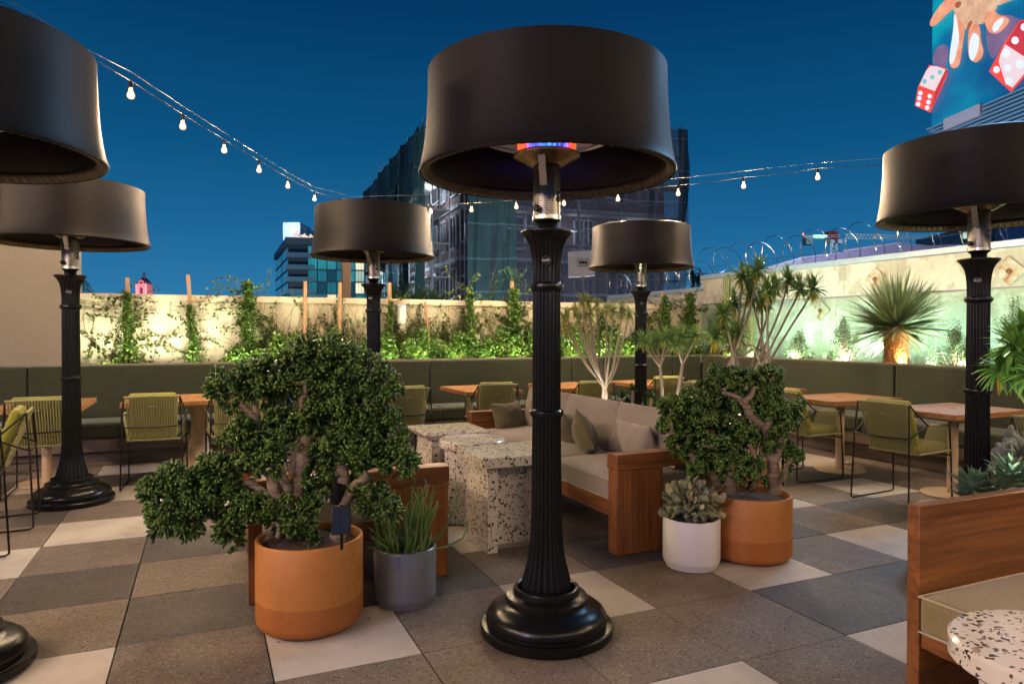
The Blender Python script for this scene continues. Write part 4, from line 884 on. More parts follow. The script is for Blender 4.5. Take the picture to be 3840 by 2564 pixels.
n = 900; az = rng.uniform(0, 6.28, n); zz = rng.uniform(.9, 1.4, n); P = np.stack([7.5+.128*np.cos(az), 5.72+.128*np.sin(az), zz], 1); D = np.stack([np.cos(az), np.sin(az), np.full(n, -1.4)], 1)
V, F = scatter(LEAF[0], LEAF[1], P, D, rng.uniform(.018, .03, n)); np_mesh('trunk_scales', V, F, leafm('bark_scale', [(.30, .12, .04), (.50, .26, .10)], .7, .1), t, smooth=False)
# column cacti
def cactus(px, py, zb, r, X, label):
    p = xon(px, py, X); t = thing('column_cactus', (p.x, p.y, 0), label=label, cat='cactus', group='column cacti in the right planter'); z1 = p.z
    MB().lathe([(r*.9, zb, -.10), (r, zb+.2, -.10), (r, z1-.12, -.10), (r*.9, z1-.05, -.10), (r*.6, z1-.015, -.1), (.002, z1, 0)], 84, flute=9).build('stem', M['cactus'], t, smooth=70)
cactus(1667, 628, .9, .052, 7.5, 'tallest column cactus, rising above the concrete wall coping left of the tall dracaena'); cactus(1688, 724, .9, .045, 7.42, 'short column cactus between the other two'); cactus(1722, 716, .9, .05, 7.5, 'right hand column cactus behind the tall dracaena stems')
# shrubs
def shrub(x, y, z0, rx, h, n, label, mat=None, ls=.022):
    t = thing('olive_shrub', label=label, cat='shrub', group='small leaved shrubs in the right planter'); st = MB(); Vs = []; Fs = []; off = 0; rr = random.Random(int(x*100+y*37))
    for k in range(34):
        a = rr.uniform(0, 6.28); el = rr.uniform(.2, 1); dx, dy = math.cos(a)*rx*(1.1-el)*rr.uniform(.5, 1.2), math.sin(a)*min(rx, .22)*(1.1-el)
        tip = Vector((x+dx*1.0, y+dx*.9, z0+h*el*rr.uniform(.8, 1.05))); tip = Vector((min(x+dy, GX-.05), y+dx, z0+h*el*rr.uniform(.8, 1.05)))
        b0 = Vector((x, y, z0)); mid = b0.lerp(tip, .5)+Vector((0, 0, .05)); st.tube([b0, mid, tip], [.006, .004, .002], 5)
        m2 = n//34; u = rng.uniform(.3, 1, m2)[:, None]; P = np.array(mid)*(1-u)+np.array(tip)*u + rng.normal(size=(m2, 3))*.025; P[:, 0] = np.minimum(P[:, 0], GX-.03)
        V, F = scatter(LEAF[0], LEAF[1], P, rdir(m2, .5), np.stack([np.full(m2, ls*.55), np.full(m2, ls), rng.uniform(.8, 1.3, m2)*ls], 1), rng.uniform(0, 6, m2)); Vs.append(V); Fs.append(F+off); off += len(V)
    st.build('stems', M['vinestem'], t, smooth=60); np_mesh('leaves', np.concatenate(Vs), np.concatenate(Fs), mat or M['olive'], t)
for px, py, w_, h, n, lab in ((1818, 838, .34, .50, 3000, 'bright lit rounded shrub right of the tall dracaena'), (1925, 838, .38, .72, 3000, 'dark airy shrub left of the spiky yucca'), (2175, 838, .36, .60, 2600, 'dark shrub between the spiky yucca and the right heater column'), (2300, 838, .42, .85, 3000, 'tall shrub right of the right heater column')):
    p = xon(px, py, 7.5); shrub(7.6, p.y, .93, w_, h, n, lab)
p = xon(1612, 830, 7.35); heads = [((7.45, p.y+dy, .95), .42) for dy in (-.25, .1, .4)]
rosette_plant('strap_leaf_plant', 'bright strap leaved clump in the bench corner planter', heads, [([(7.45, p.y-.1, .9), (7.45, p.y-.1, .97)], (.02, .02))], leafm('lit_strap', [(.06, .13, .03), (.16, .24, .05)], .45, .4), strap(5, .03, .5), 40, M['pencil'], 0, (0, .75))
# ------------------------------------------------------------------ ivy on the back wall
LEAFIV = ([(0, 0, 0), (-.5, .1, .35), (-.28, .02, .75), (0, 0, 1.05), (.28, .02, .75), (.5, .1, .35), (0, -.06, .45)], [(0, 6, 1), (1, 6, 2), (2, 6, 3), (3, 6, 4), (4, 6, 5), (5, 6, 0)])
def ivy_leaves(P, size, spread=.7, mat=None, name='leaves', parent=None):
    n = len(P); D = np.stack([rng.normal(0, .7, n), rng.normal(-.55, .4, n), rng.normal(-.35, .55, n)], 1)
    V, F = scatter(LEAFIV[0], LEAFIV[1], P, D, size*rng.uniform(.65, 1.25, n), rng.normal(0, .6, n)); V[:, 1] = np.minimum(V[:, 1], YW-.004)
    return np_mesh(name, V, F, mat or M['ivy'], parent, smooth=False)
def yon(px, py, Y=9.5):
    r = ray(px, py); return EYE + r*(Y/r.y)
def tendril(p, ang, ln, step=.028, curl=.25):
    P = [np.array(p)]; a = ang
    for k in range(int(ln/step)):
        a += rr.gauss(0, curl*.5); P.append(P[-1]+np.array([math.cos(a)*step, 0, math.sin(a)*step]))
        if P[-1][2] < .95: break
    return P
rr = random.Random(21)
# stakes with their climbers  (px top x, top y, px bottom x, vine top y (None bare), thickness, label)
SK = [(292, 637, 296, 672, .085, 'left of the church tower'), (431, 630, 446, 700, .075, 'leaning, right of the church tower'), (568, 645, 568, 645, .11, 'wholly wrapped in ivy, left of the glass tower block'), (700, 645, 697, 720, .0, 'plain, left of the second heater'), (780, 648, 777, 760, .0, 'plain, just left of the second heater column'),
      (893, 648, 893, 690, .05, 'right of the second heater column'), (975, 692, 990, 760, .0, 'thin and leaning, above the far terrazzo table'), (1075, 658, 1078, 658, .075, 'thin ivy pillar in the middle of the wall'), (1174, 645, 1180, 662, .12, 'thick ivy left of the front heater column'), (1344, 690, 1344, 640, .0, 'behind the pale dracaena'),
      (1475, 0, 1475, 0, 0, ''), (1520, 670, 1520, 678, .11, 'left of two in the back right corner'), (1579, 668, 1577, 672, .12, 'right of two in the back right corner')]
allv = []
for i, (x0, y0, x1, vy, th, lab) in enumerate(SK):
    if not lab: continue
    a = yon(x0, y0, 9.50); b_ = yon(x1, 838, 9.50)
    s_ = MB(); dirv = (a-b_).normalized(); w2 = .022 if 'thin and' not in lab else .016
    s_.add([b_+Vector((-w2, -w2, 0)), b_+Vector((w2, -w2, 0)), b_+Vector((w2, w2, 0)), b_+Vector((-w2, w2, 0)), a+Vector((-w2, -w2, 0)), a+Vector((w2, -w2, 0)), a+Vector((w2, w2, 0)), a+Vector((-w2, w2, 0))], [(0, 3, 2, 1), (4, 5, 6, 7), (0, 1, 5, 4), (1, 2, 6, 5), (2, 3, 7, 6), (3, 0, 4, 7)])
    o = s_.build('wooden_stake', M['stake'], None, bevel=.003); tag(o, 'wooden stake at the ivy wall, '+lab, 'stake', 'wooden stakes along the ivy wall')
    if th:
        v_ = thing('climbing_ivy', label='ivy climbing a stake, '+lab, cat='climbing plant', group='ivy climbing the stakes'); top = yon(x0, vy, 9.5)
        n = int(7200*th*(top.z-.95)/.8*1.9); u = rng.random(n)**1.15; z = .95+(top.z-.95)*u; xx = b_.x+(a.x-b_.x)*(z-b_.z)/(a.z-b_.z)
        prof = .85*th*(.55+.5*np.sin(z*9+i)**2+.9*np.exp(-((z-.95)/.22)**2)) * np.where(u > .95, .6, 1)
        P = np.stack([xx+rng.normal(size=n)*prof*.5, 9.46-np.abs(rng.normal(size=n))*.05+.03, z], 1)
        ts = MB(); Q = []
        for k in range(int(22*th/.08)):
            zz = rr.uniform(1.0, top.z); s0 = (b_.x+(a.x-b_.x)*(zz-b_.z)/(a.z-b_.z), 9.56, zz); td = tendril(s0, rr.choice([rr.uniform(-.6, .9), math.pi-rr.uniform(-.6, .9)]), rr.uniform(.12, .5))
            if len(td) > 2: ts.tube([tuple(p_) for p_ in td], .0022, 4); Q += td
        Q = np.array(Q); Q = Q+rng.normal(size=Q.shape)*[.012, .006, .012]; Q = np.concatenate([Q, Q[::2]+rng.normal(size=Q[::2].shape)*.02])
        ivy_leaves(np.concatenate([P, Q]), .035, parent=v_)
        ts.tube([tuple(b_), tuple(b_.lerp(a, .5)), tuple(top)], .006, 5); ts.build('stems', M['vinestem'], v_, smooth=60)
# ground mass of ivy, denser to the right
gi = thing('ground_ivy', label='thick lit ivy filling the foot of the back wall', cat='ivy'); gi['kind'] = 'stuff'
Ps = []; ts = MB()
xs = np.arange(-1.3, 7.6, .01)
for x in xs:
    hgt = np.interp(x, [-1.3, -.9, -.3, .1, .35, 1.0, 2.2, 3, 5.0, 7.6], [.05, .16, .05, .08, .22, .36, .36, .36, .42, .36])*(.7+.5*math.sin(x*5.1)**2+.35*math.sin(x*13)**2)
    n = int(150*hgt*(1 if x < .3 else 1.15)); Ps.append(np.stack([np.full(n, x)+rng.normal(size=n)*.02, 9.30+rng.random(n)*.26, .93+hgt*rng.random(n)**1.3], 1))
for k in range(430):
    x = rr.uniform(-1.35, 7.5); x = x if rr.random() < .10 or x > .4 else rr.uniform(.4, 7.5)
    td = tendril((x, 9.575, rr.uniform(.95, 1.2)), rr.uniform(1.2, 1.95), rr.uniform(.25, .95), .026, .22)
    if len(td) < 3: continue
    ts.tube([tuple(p_) for p_ in td], .0022, 4); Q = np.array(td); f_ = rr.uniform(.3, 1)
    if rr.random() < .8:
        Q = Q[:max(2, int(len(Q)*f_))]; Ps.append(Q+rng.normal(size=Q.shape)*[.016, .004, .012]); Ps.append(Q+rng.normal(size=Q.shape)*[.03, .006, .02])
for k in range(16):    # trailing lengths at the far left
    td = tendril((rr.uniform(-1.35, -.8), 9.58, rr.uniform(1.0, 1.75)), rr.uniform(-.5, .7), rr.uniform(.3, .7), .03, .3); ts.tube([tuple(p_) for p_ in td], .0022, 4) if len(td) > 2 else 0; Ps.append(np.array(td)+rng.normal(size=(len(td), 3))*[.012, .004, .012])
P = np.concatenate(Ps); k = rng.random(len(P)) < .06
o = ivy_leaves(P[~k], .036, parent=gi); o['kind'] = 'stuff'; o = ivy_leaves(P[k], .034, mat=M['ivydry'], name='dry_leaves', parent=gi); o['kind'] = 'stuff'
o = ts.build('runners', M['vinestem'], gi, smooth=60); o['kind'] = 'stuff'
# wall lantern (white jar shape)
p = yon(921, 722, YW-.07); wl = thing('wall_lantern', tuple(p), label='white rounded wall lantern among the ivy, right of the second heater', cat='wall lamp')
MB().lathe([(.001, -.13), (.05, -.125), (.062, -.09), (.064, 0), (.062, .10), (.058, .11)], 24).build('glass_jar', plain('milk_glass', (.55, .53, .46), .25), wl, smooth=50)
MB().lathe([(.066, .10), (.066, .125), (.04, .14), (.001, .14)], 24).build('cap', M['coping'], wl, smooth=40)
# ------------------------------------------------------------------ solar spotlights
def solar(x, y, z, rz, label, tilt=25):
    t = thing('solar_spotlight', (x, y, z), R(rz), label=label, cat='garden light', group='solar garden lights')
    Mx = Matrix.Translation((0, -.02, .02)) @ Matrix.Rotation(R(-tilt+90-75), 4, 'X')
    p = MB().box((-.042, -.006, -.062), (.042, .006, .062), M=Mx).build('solar_panel', plain('solar_frame', (.012, .012, .014), .35), t, bevel=.003)
    MB().box((-.036, -.0075, -.055), (-.001, -.0062, .055), M=Mx).box((.001, -.0075, -.055), (.036, -.0062, .055), M=Mx).build('solar_cells', plain('solar_cells', (.02, .022, .03), .2, 0, .2, 40), p)
    Mx = Matrix.Translation((-.02, 0, .13)) @ Matrix.Rotation(R(15), 4, 'Y')
    MB().lathe([(.001, -.04), (.02, -.04), (.026, -.02, -.08), (.03, .02, -.08), (.038, .045, 0), (.036, .047, 0), (.001, .04, 0)], 48, flute=16, M=Mx).build('lamp_head', M['black'], t, smooth=40)
    MB().tube([(0, .012, .08), (0, .014, 0), (0, .012, -.12)], .007, 8).build('spike', M['black'], t, smooth=60)
p = at(783, 1190, 3.14); solar(p.x, p.y, p.z-.02, -14, 'black solar light clipped in front of the big succulent, over the pot rim')
p = at(1800, 1062, 4.45); solar(p.x, p.y, p.z-.02, 30, 'black solar light at the right rim of the jade tree pot')
# ------------------------------------------------------------------ string lights
M['bulbglow'] = emis('lit_filament', (1, .62, .28), 60); M['bulbglass'] = None
def bglass():
    m, t, b = new('bulb_glass'); tr = N(t, 'ShaderNodeBsdfTransparent'); em = N(t, 'ShaderNodeEmission'); em.inputs[0].default_value = (1, .55, .22, 1); em.inputs[1].default_value = 2.4; gl = N(t, 'ShaderNodeBsdfGlossy'); gl.inputs['Roughness'].default_value = .05
    mx = N(t, 'ShaderNodeMixShader'); mx.inputs[0].default_value = .45; L(t, tr.outputs[0], mx.inputs[1]); L(t, em.outputs[0], mx.inputs[2]); L(t, mx.outputs[0], t.nodes['Material Output'].inputs[0]); return m
M['bulbglass'] = bglass()
BULBP = 140
def bulbs(string, pts, power=BULBP):
    for p in pts:
        p = Vector(p)
        b_ = MB().lathe([(.001, -.078), (.017, -.075), (.025, -.064), (.026, -.05), (.022, -.036), (.015, -.02), (.012, -.005), (.011, 0)], 20).build('bulb', M['bulbglass'], string, smooth=60, loc=p-Vector((0, 0, .05)))
        MB().lathe([(.0125, -.008), (.015, -.006), (.015, .03), (.010, .045), (.001, .047)], 12).build('socket', M['rodmetal'], b_, smooth=40)
        MB().lathe([(.002, -.068), (.014, -.062), (.015, -.045), (.009, -.03), (.002, -.022)], 10).build('filament', M['bulbglow'], b_, smooth=60)
        lamp('bulb_light', 'POINT', p-Vector((0, 0, .10)), power, WARM, .03)
def wire(string, pts, r=.004, name='cable', mat=None, lift=0): MB().tube([Vector(p)+Vector((0, 0, lift)) for p in pts], r, 6).build(name, mat or M['cable'], string, smooth=60)
pole = cw(-380/1597*9.9, 9.9)
PT_ = Vector((pole.x, pole.y, 3.28))
sa = thing('string_lights', label='string of warm bulbs falling from the top left towards the second heater', cat='string lights')
A = [(300, 215, 4.93), (419, 287, 5.71), (514, 342, 6.53), (594, 388, 7.43), (660, 425, 8.39), (721, 455, 9.45)]
PA = [at(x, y, d)+Vector((0, 0, .09)) for x, y, d in A]
near = [at(200, 127, 4.42), at(90, 55, 4.1), at(-60, -30, 3.8), at(-400, -260, 3.3)]
wire(sa, near[::-1]+PA+[PT_], .0028); wire(sa, near[::-1]+[p+Vector((0, 0, .03)) for p in PA]+[PT_+Vector((0, 0, .04))], .0018, 'steel_line', M['linewire'], .035)
p = at(200, 127, 4.42); MB().tube([p-Vector((.03, .05, -.01)), p+Vector((.03, .05, -.035))], .022, 8).build('cable_connector', M['rodmetal'], sa, smooth=50)
bulbs(sa, PA)
sb = thing('string_lights', label='string of warm bulbs sagging from the centre to the right over the far wall', cat='string lights')
Bp = [(988, 484), (1081, 480), (1184, 473), (1293, 465), (1417, 455), (1555, 442), (1705, 425), (1875, 405)]
PB = []
for x, y in Bp:
    u = (x-1174)/1597      # plan line from (-1.13,9.7) to (3.36,7.65)
    # cx = u*d ; d = 9.7 - (cx+1.13)*.4566
    d = (9.7-1.13*.4566)/(1+u*.4566); PB.append(at(x, y, d)+Vector((0, 0, .09)))
xr = [at(2040, 378, 6.9), at(2348, 335, 6.2), at(2600, 300, 5.8)]
mid = []
for a, b_ in zip(PB[:-1], PB[1:]): mid += [a, a.lerp(b_, .5)-Vector((0, 0, .012))]
wire(sb, [PT_]+mid+[PB[-1]]+xr, .0035); wire(sb, [PT_+Vector((0, 0, .04)), PB[3]+Vector((0, 0, .05)), PB[-1]+Vector((0, 0, .05))]+[p_+Vector((0, 0, .06)) for p_ in xr], .0018, 'steel_line', M['linewire'], .01)
bulbs(sb, PB, 200)
lp = thing('light_pole', (pole.x, pole.y, 0), label='dark post behind the cream wall carrying the string lights', cat='post'); MB().box((-.06, -.06, -.5), (.06, .06, 3.3)).build('post', plain('brown_post', (.05, .03, .02), .6), lp, bevel=.004)
for k, (a, b_, n, pw) in enumerate((((-4.2, -1.0, 3.4), (6.4, -1.6, 3.4), 9, 78), ((-4.6, 6.8, 3.3), (-4.0, -.8, 3.5), 6, 440), ((7.0, 1.8, 3.4), (5.6, -1.4, 3.4), 4, 220))):  # extra strings out of view, added to light the terrace warmly
    so = thing('string_lights', label=['string of bulbs crossing overhead behind the photographer', 'string of bulbs overhead beyond the left edge', 'string of bulbs overhead beyond the right edge'][k], cat='string lights')
    pts = [Vector(a).lerp(Vector(b_), (i+.5)/n)-Vector((0, 0, .3*math.sin(math.pi*(i+.5)/n))) for i in range(n)]; wire(so, [a]+pts+[b_]); bulbs(so, pts, pw)
# ------------------------------------------------------------------ garden uplights (in the planters, below the bench backs)
GW = (1, .97, .66); CW_ = (.84, 1, .86)
for x in [-1.1+.48*k for k in range(16)]: lamp('wall_uplight', 'SPOT', (x, 9.125, .99), 68, GW, .05, (x, 9.62, 2.1), 135, 1.0)
for y in [8.5-.40*k for k in range(15)]: lamp('wall_uplight', 'SPOT', (7.47, y, 1.0), 105, CW_, .08, (8.3, y, 2.3), 130, 1.0)
lamp('palm_uplight', 'SPOT', (7.44, 5.50, .985), 75, (1, .60, .25), .02, (7.5, 5.72, 1.2), 70, .8)
lamp('plant_uplight', 'SPOT', (3.9, 2.25, .5), 5, (.8, 1, .7), .03, (3.95, 2.5, 1.2), 90, .8)
for p_, q_, w_ in (((3.45, 4.05, .50), (3.8, 4.2, 1.5), 45), ((3.5, 5.8, .56), (3.7, 6.0, 1.5), 20), ((3.65, 4.95, .56), (3.85, 5.15, 1.3), 26), ((3.95, 2.3, .45), (4.1, 2.45, 1.2), 30)): lamp('pot_uplight', 'SPOT', p_, w_, (1, .95, .75), .03, q_, 95, .9)
# ------------------------------------------------------------------ razor wire
rw = thing('razor_wire', label='coil of razor wire along the top of the concrete wall', cat='razor wire'); mb = MB(); bb = MB(); rr = random.Random(9)
Q = []; n_l = 0; y = 4.2
def rz(zbase, y0, y1, pitch, rad, xx):
    P = []; k = int((y1-y0)/pitch*24)
    for i in range(k):
        a = 2*math.pi*i/24; jj = 1+.12*math.sin(i*.13)+.06*math.sin(i*.41); P.append(Vector((xx+rad*.9*math.cos(a)*jj, y0+(y1-y0)*i/k+.05*math.sin(a*1.0), zbase+rad*.92+rad*math.sin(a)*jj)))
    mb.tube(P, .0055, 5)
    for i in range(0, k, 3):
        p = P[i]; q_ = P[min(i+1, k-1)]-p; q_.normalize(); s_ = Vector((0, 0, 1)).cross(q_); s_ = s_.normalized() if s_.length > .1 else Vector((1, 0, 0))
        bb.add([p-q_*.016, p+s_*.018+q_*.016, p+q_*.008, p-s_*.018+q_*.016], [(0, 1, 2), (0, 2, 3)])
rz(2.46, 3.6, 10.2, .40, .25, XC+.12); rz(2.26, 10.3, 13.3, .34, .23, XC+.12)
mb.tube([(XC+.12, 3.6, 2.62), (XC+.12, 10.2, 2.60), (XC+.12, 13.3, 2.42)], .003, 5)
mb.add(bb.v, bb.f); mb.build('coil', M['steel'], rw, smooth=60)
# ------------------------------------------------------------------ antenna panel on pole, street lamp
an = thing('antenna_mast', tuple(at(1336, 700, 20)), label='thin mast with a grey panel antenna behind the wall, centre right', cat='antenna')
o_ = an.location.copy(); 
def rel(px, py, d): return at(px, py, d)-o_
MB().tube([rel(1342, 700, 20), rel(1330, 560, 20), rel(1326, 450, 20)], [.06, .05, .04], 8).build('mast', plain('grey_metal', (.13, .13, .14), .5, .4), an, smooth=50)
a, b_, c_, d_ = rel(1303, 577, 19.9), rel(1363, 573, 19.7), rel(1364, 632, 19.7), rel(1304, 636, 19.9); bk = (FWD*.12)
MB().add([a, b_, c_, d_, a+bk, b_+bk, c_+bk, d_+bk], [(0, 3, 2, 1), (4, 5, 6, 7), (0, 1, 5, 4), (1, 2, 6, 5), (2, 3, 7, 6), (3, 0, 4, 7)]).build('panel', plain('pale_panel', (.42, .45, .47), .5), an)
bx = MB()
for (x, y, w_, h_) in ((1337, 602, 11, 6), (1331, 595, 6, 4), (1352, 597, 5, 7)):
    a, b_, c_, d_ = rel(x-w_, y-h_, 19.5), rel(x+w_, y-h_, 19.5), rel(x+w_, y+h_, 19.5), rel(x-w_, y+h_, 19.5); bk = FWD*.2; bx.add([a, b_, c_, d_, a+bk, b_+bk, c_+bk, d_+bk], [(0, 3, 2, 1), (4, 5, 6, 7), (0, 1, 5, 4), (1, 2, 6, 5), (2, 3, 7, 6), (3, 0, 4, 7)])
bx.build('radio_box', plain('box_grey', (.35, .35, .33), .5), an)
dd = MB()
for x in (1331, 1337, 1343):
    p = rel(x, 602, 19.45); dd.lathe([(.001, 0), (.035, 0), (.035, .02), (.001, .02)], 12, M=Matrix.Translation(p) @ Matrix.Rotation(R(90), 4, 'X'))
dd.build('dials', M['black'], an)
sl_ = thing('street_lamp', tuple(at(1435, 760, 60)), label='bright white street lamp beyond the corner of the garden wall', cat='street lamp'); p = at(1435, 654, 60)-sl_.location
MB().box(p-Vector((.65, .2, .1)), p+Vector((.65, .2, .1))).build('lamp_head', emis('street_light', (.75, 1, .95), 25), sl_, bevel=.05); MB().tube([(0, .4, -9), (0, .4, p.z), p+Vector((0, .2, .05))], .09, 8).build('pole', M['black'], sl_, smooth=40)
# ------------------------------------------------------------------ foliage behind the wall
def fronds(name, label, specs, mat, cat='plant', d=10.6, w_=.02):
    t = thing(name, label=label, cat=cat); Vs = []; Fs = []; off = 0; mb = MB(); r_ = random.Random(4)
    for (x0, y0, x1, y1, x2, y2, ll) in specs:
        a, b_, c_ = at(x0, y0, d), at(x1, y1, d+r_.uniform(-.3, .3)), at(x2, y2, d+r_.uniform(-.3, .3)); P = [a*(1-u)**2+b_*2*u*(1-u)+c_*u*u for u in [i/14 for i in range(15)]]
        mb.tube(P, [.012*(1-.8*i/14) for i in range(15)], 5)
        if ll:
            for i in range(3, 15):
                for k in range(3):
                    tg = (P[i]-P[i-1]).normalized(); s_ = 1 if k % 2 else -1; dv = tg*.8+Vector((cY*s_, -sY*s_, 0))*.5+Vector((0, 0, -.55)); V, F = scatter(*strap(3, .035, .35), [tuple(P[i-1].lerp(P[i], r_.random()))], [tuple(dv)], [ll*r_.uniform(.7, 1.1)*(1.15-abs(i/14-.5))]); Vs.append(V); Fs.append(F+off); off += len(V)
    if Vs: np_mesh('leaflets', np.concatenate(Vs), np.concatenate(Fs), mat, t)
    mb.build('stalks', mat, t, smooth=60); return t
fronds('palm', 'drooping palm fronds behind the wall, left of the front heater column', [(1120, 700, 1150, 560, 1205, 640, .28), (1120, 700, 1165, 585, 1215, 660, .25), (1115, 700, 1125, 640, 1150, 572, .0), (1170, 700, 1180, 640, 1215, 610, .3), (1100, 700, 1090, 660, 1075, 690, .25)], M['cityleaf'], 'palm')
fronds('palm', 'thin palm fronds behind the left heater column', [(150, 700, 185, 600, 215, 672, .22), (150, 700, 200, 630, 225, 690, .2), (160, 700, 180, 640, 190, 628, .2)], M['cityleaf'], 'palm')
q = lambda x, y, dy=0: at(x, y, 10.7+dy)
rosette_plant('spiky_bush', 'long leaved bush behind the wall, right of the second heater', [(q(x, 712, i*.05), .55) for i, x in enumerate((905, 930, 955, 980, 1005))], [([q(930, 740), q(930, 712)], (.03, .03))], M['cityleaf'], strap(5, .05, .55), 46, M['pencil'], 0, (0, .7))
rosette_plant('spiky_bush', 'small dark spiky plant top above the wall, right of the church tower', [(q(630*.61+0, 690), .12)], [([q(384, 700), q(384, 690)], (.02, .02))], M['cityleaf'], strap(4, .04, .3), 20, M['pencil'], 0, (0, .6))
for i, (x, lab) in enumerate(((1588, 'small far palm silhouette, left one behind the wall step'), (1606, 'small far palm silhouette, right one behind the wall step'))):
    p = at(x, 632+i*2, 70); rosette_plant('far_palm', lab, [(p, 1.3)], [([(p.x, p.y, -10), (p.x, p.y, p.z/2), tuple(p)], (.25, .2))], M['cityleaf'], strap(4, .10, .7), 34, M['palebark'], 0, (0, 1.2))
# ------------------------------------------------------------------ glass tower block (about 180 m away)
def frame_box(A, B, z0, z1, off0, off1, u0=0., u1=1., nrm=None):
    """a box hugging the facade line A->B between fractions u0,u1, heights z0..z1, outward offsets"""
    p = A.lerp(B, u0); q_ = A.lerp(B, u1); d_ = (B-A).normalized(); n_ = nrm if nrm is not None else Vector((d_.y, -d_.x, 0))
    v = [p+n_*off0, q_+n_*off0, q_+n_*off1, p+n_*off1]; v = [Vector((a.x, a.y, z0)) for a in v]+[Vector((a.x, a.y, z1)) for a in v]
    return v, [(0, 1, 2, 3), (7, 6, 5, 4), (0, 4, 5, 1), (1, 5, 6, 2), (2, 6, 7, 3), (3, 7, 4, 0)]
def px2c(px, d, z=0): return cw((px-1174)/1597*d, d, z)
gb = thing('apartment_tower', label='teal glass apartment tower with lit windows behind the second heater', cat='building')
Acn = px2c(663, 180); Rt = px2c(905, 186); Lf = px2c(634, 220); Bk = Rt+(Lf-Acn)
bodym = plain('tower_panel', (.07, .09, .11), .5, .1, .15, .3); slabm = plain('tower_slab', (.14, .17, .20), .5)
glm = []
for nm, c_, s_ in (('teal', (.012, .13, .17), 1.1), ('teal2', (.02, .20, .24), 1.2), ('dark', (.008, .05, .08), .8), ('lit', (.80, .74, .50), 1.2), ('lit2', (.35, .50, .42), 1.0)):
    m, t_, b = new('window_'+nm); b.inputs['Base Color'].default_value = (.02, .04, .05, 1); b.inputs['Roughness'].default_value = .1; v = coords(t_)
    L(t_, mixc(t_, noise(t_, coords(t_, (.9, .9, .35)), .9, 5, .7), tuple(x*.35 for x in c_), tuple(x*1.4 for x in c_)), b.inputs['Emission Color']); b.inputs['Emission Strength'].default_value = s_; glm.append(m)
ztop = 1.41+(762-548)*180/1597
mb = MB(); 
for z0, z1, o in ((-11, ztop, 0),): 
    v = [Acn, Rt, Bk, Lf]; mb.add([Vector((a.x, a.y, z0)) for a in v]+[Vector((a.x, a.y, z1)) for a in v], [(0, 3, 2, 1), (4, 5, 6, 7), (0, 1, 5, 4), (1, 2, 6, 5), (2, 3, 7, 6), (3, 0, 4, 7)])
mb.build('body', bodym, gb)
sb_ = MB(); FL = 3.12; nfl = 8
rr = random.Random(12)
for k in range(nfl):
    z1 = ztop-1.5-k*FL; z0 = z1-FL
    if z1 < 4: break
    sb_.add(*frame_box(Acn, Rt, z0-.15, z0+.15, 0, .5)); sb_.add(*frame_box(Lf, Acn, z0-.15, z0+.15, 0, .35))
    nb = 9
    for i in range(nb):
        u0 = .18+i*(.80/nb); u1 = u0+.80/nb-.008
        if k >= 4 and i == 0: u0 = .01
        kind = rr.choice([0, 0, 1, 1, 2, 0])
        if (k, i) in ((4, 2), (5, 2), (1, 5), (3, 5), (6, 2)): kind = 3
        if (k, i) in ((4, 3), (2, 5)): kind = 4
        pane = MB(); f3 = 3
        for w3 in range(f3):
            a0 = u0+(u1-u0)*w3/f3; a1 = u0+(u1-u0)*(w3+1)/f3-.002; pane.add(*frame_box(Acn, Rt, z0+.2, z1-.2, .02, .08, a0, a1))
        pane.build('window', glm[kind], gb)
    bal = MB(); bal.add(*frame_box(Acn, Rt, z0+.16, z0+1.1, 1.3, 1.36, -.02, .24)); bal.add(*frame_box(Acn, Rt, z0-.1, z0+.14, .5, 1.4, -.02, .24))
    if k < 4: bal.build('balcony', plain('balcony_glass', (.25, .36, .42), .2, .2), gb)
    pn = MB()
    for i in range(2): pn.add(*frame_box(Lf, Acn, z0+.25, z1-.2, .01, .1, .06+i*.5, .50+i*.46))
    pn.build('side_window', glm[2], gb)
sb_.add(*frame_box(Acn, Rt, ztop-1.3, ztop+.4, 0, .7, -.03, 1)); sb_.add(*frame_box(Lf, Acn, ztop-1.3, ztop+.4, 0, .7)); sb_.build('floor_slabs', slabm, gb)
ph = MB(); A2 = px2c(668, 188); 
def cbox(p0x, p1x, d, zt, zb, dep, name, mat, parent):
    a, b_ = px2c(p0x, d), px2c(p1x, d); f = cw(0, dep); mb = MB(); v = [a, b_, b_+f, a+f]; mb.add([Vector((p.x, p.y, zb)) for p in v]+[Vector((p.x, p.y, zt)) for p in v], [(0, 3, 2, 1), (4, 5, 6, 7), (0, 1, 5, 4), (1, 2, 6, 5), (2, 3, 7, 6), (3, 0, 4, 7)]); return mb.build(name, mat, parent)
cbox(650, 689, 190, 1.41+(762-510)*190/1597, ztop, 10, 'penthouse', plain('white_penthouse', (.75, .8, .9), .6), gb)
cbox(689, 702, 194, 1.41+(762-516)*190/1597, ztop, 8, 'penthouse', plain('white_penthouse2', (.6, .68, .8), .6), gb)
cbox(667, 682, 186, 1.41+(762-527)*186/1597, 1.41+(762-532)*186/1597, 1, 'roof_sign', emis('orange_sign', (1, .35, .1), 1.5), gb)
pl_ = MB()
for i in range(30): 
    p = px2c(672+rr.random()*45, 184); pl_.lathe([(.001, 0), (.28, .2), (.2, .45), (.001, .6)], 6, M=Matrix.Translation((p.x, p.y, ztop+.3+rr.random()*1.2)))
pl_.build('roof_lights', emis('party_lights', (1, .75, .6), .9), gb)
lamp('roof_light', 'POINT', tuple(px2c(660, 183, ztop+4)), 3000, (.6, .75, 1), 1.0)
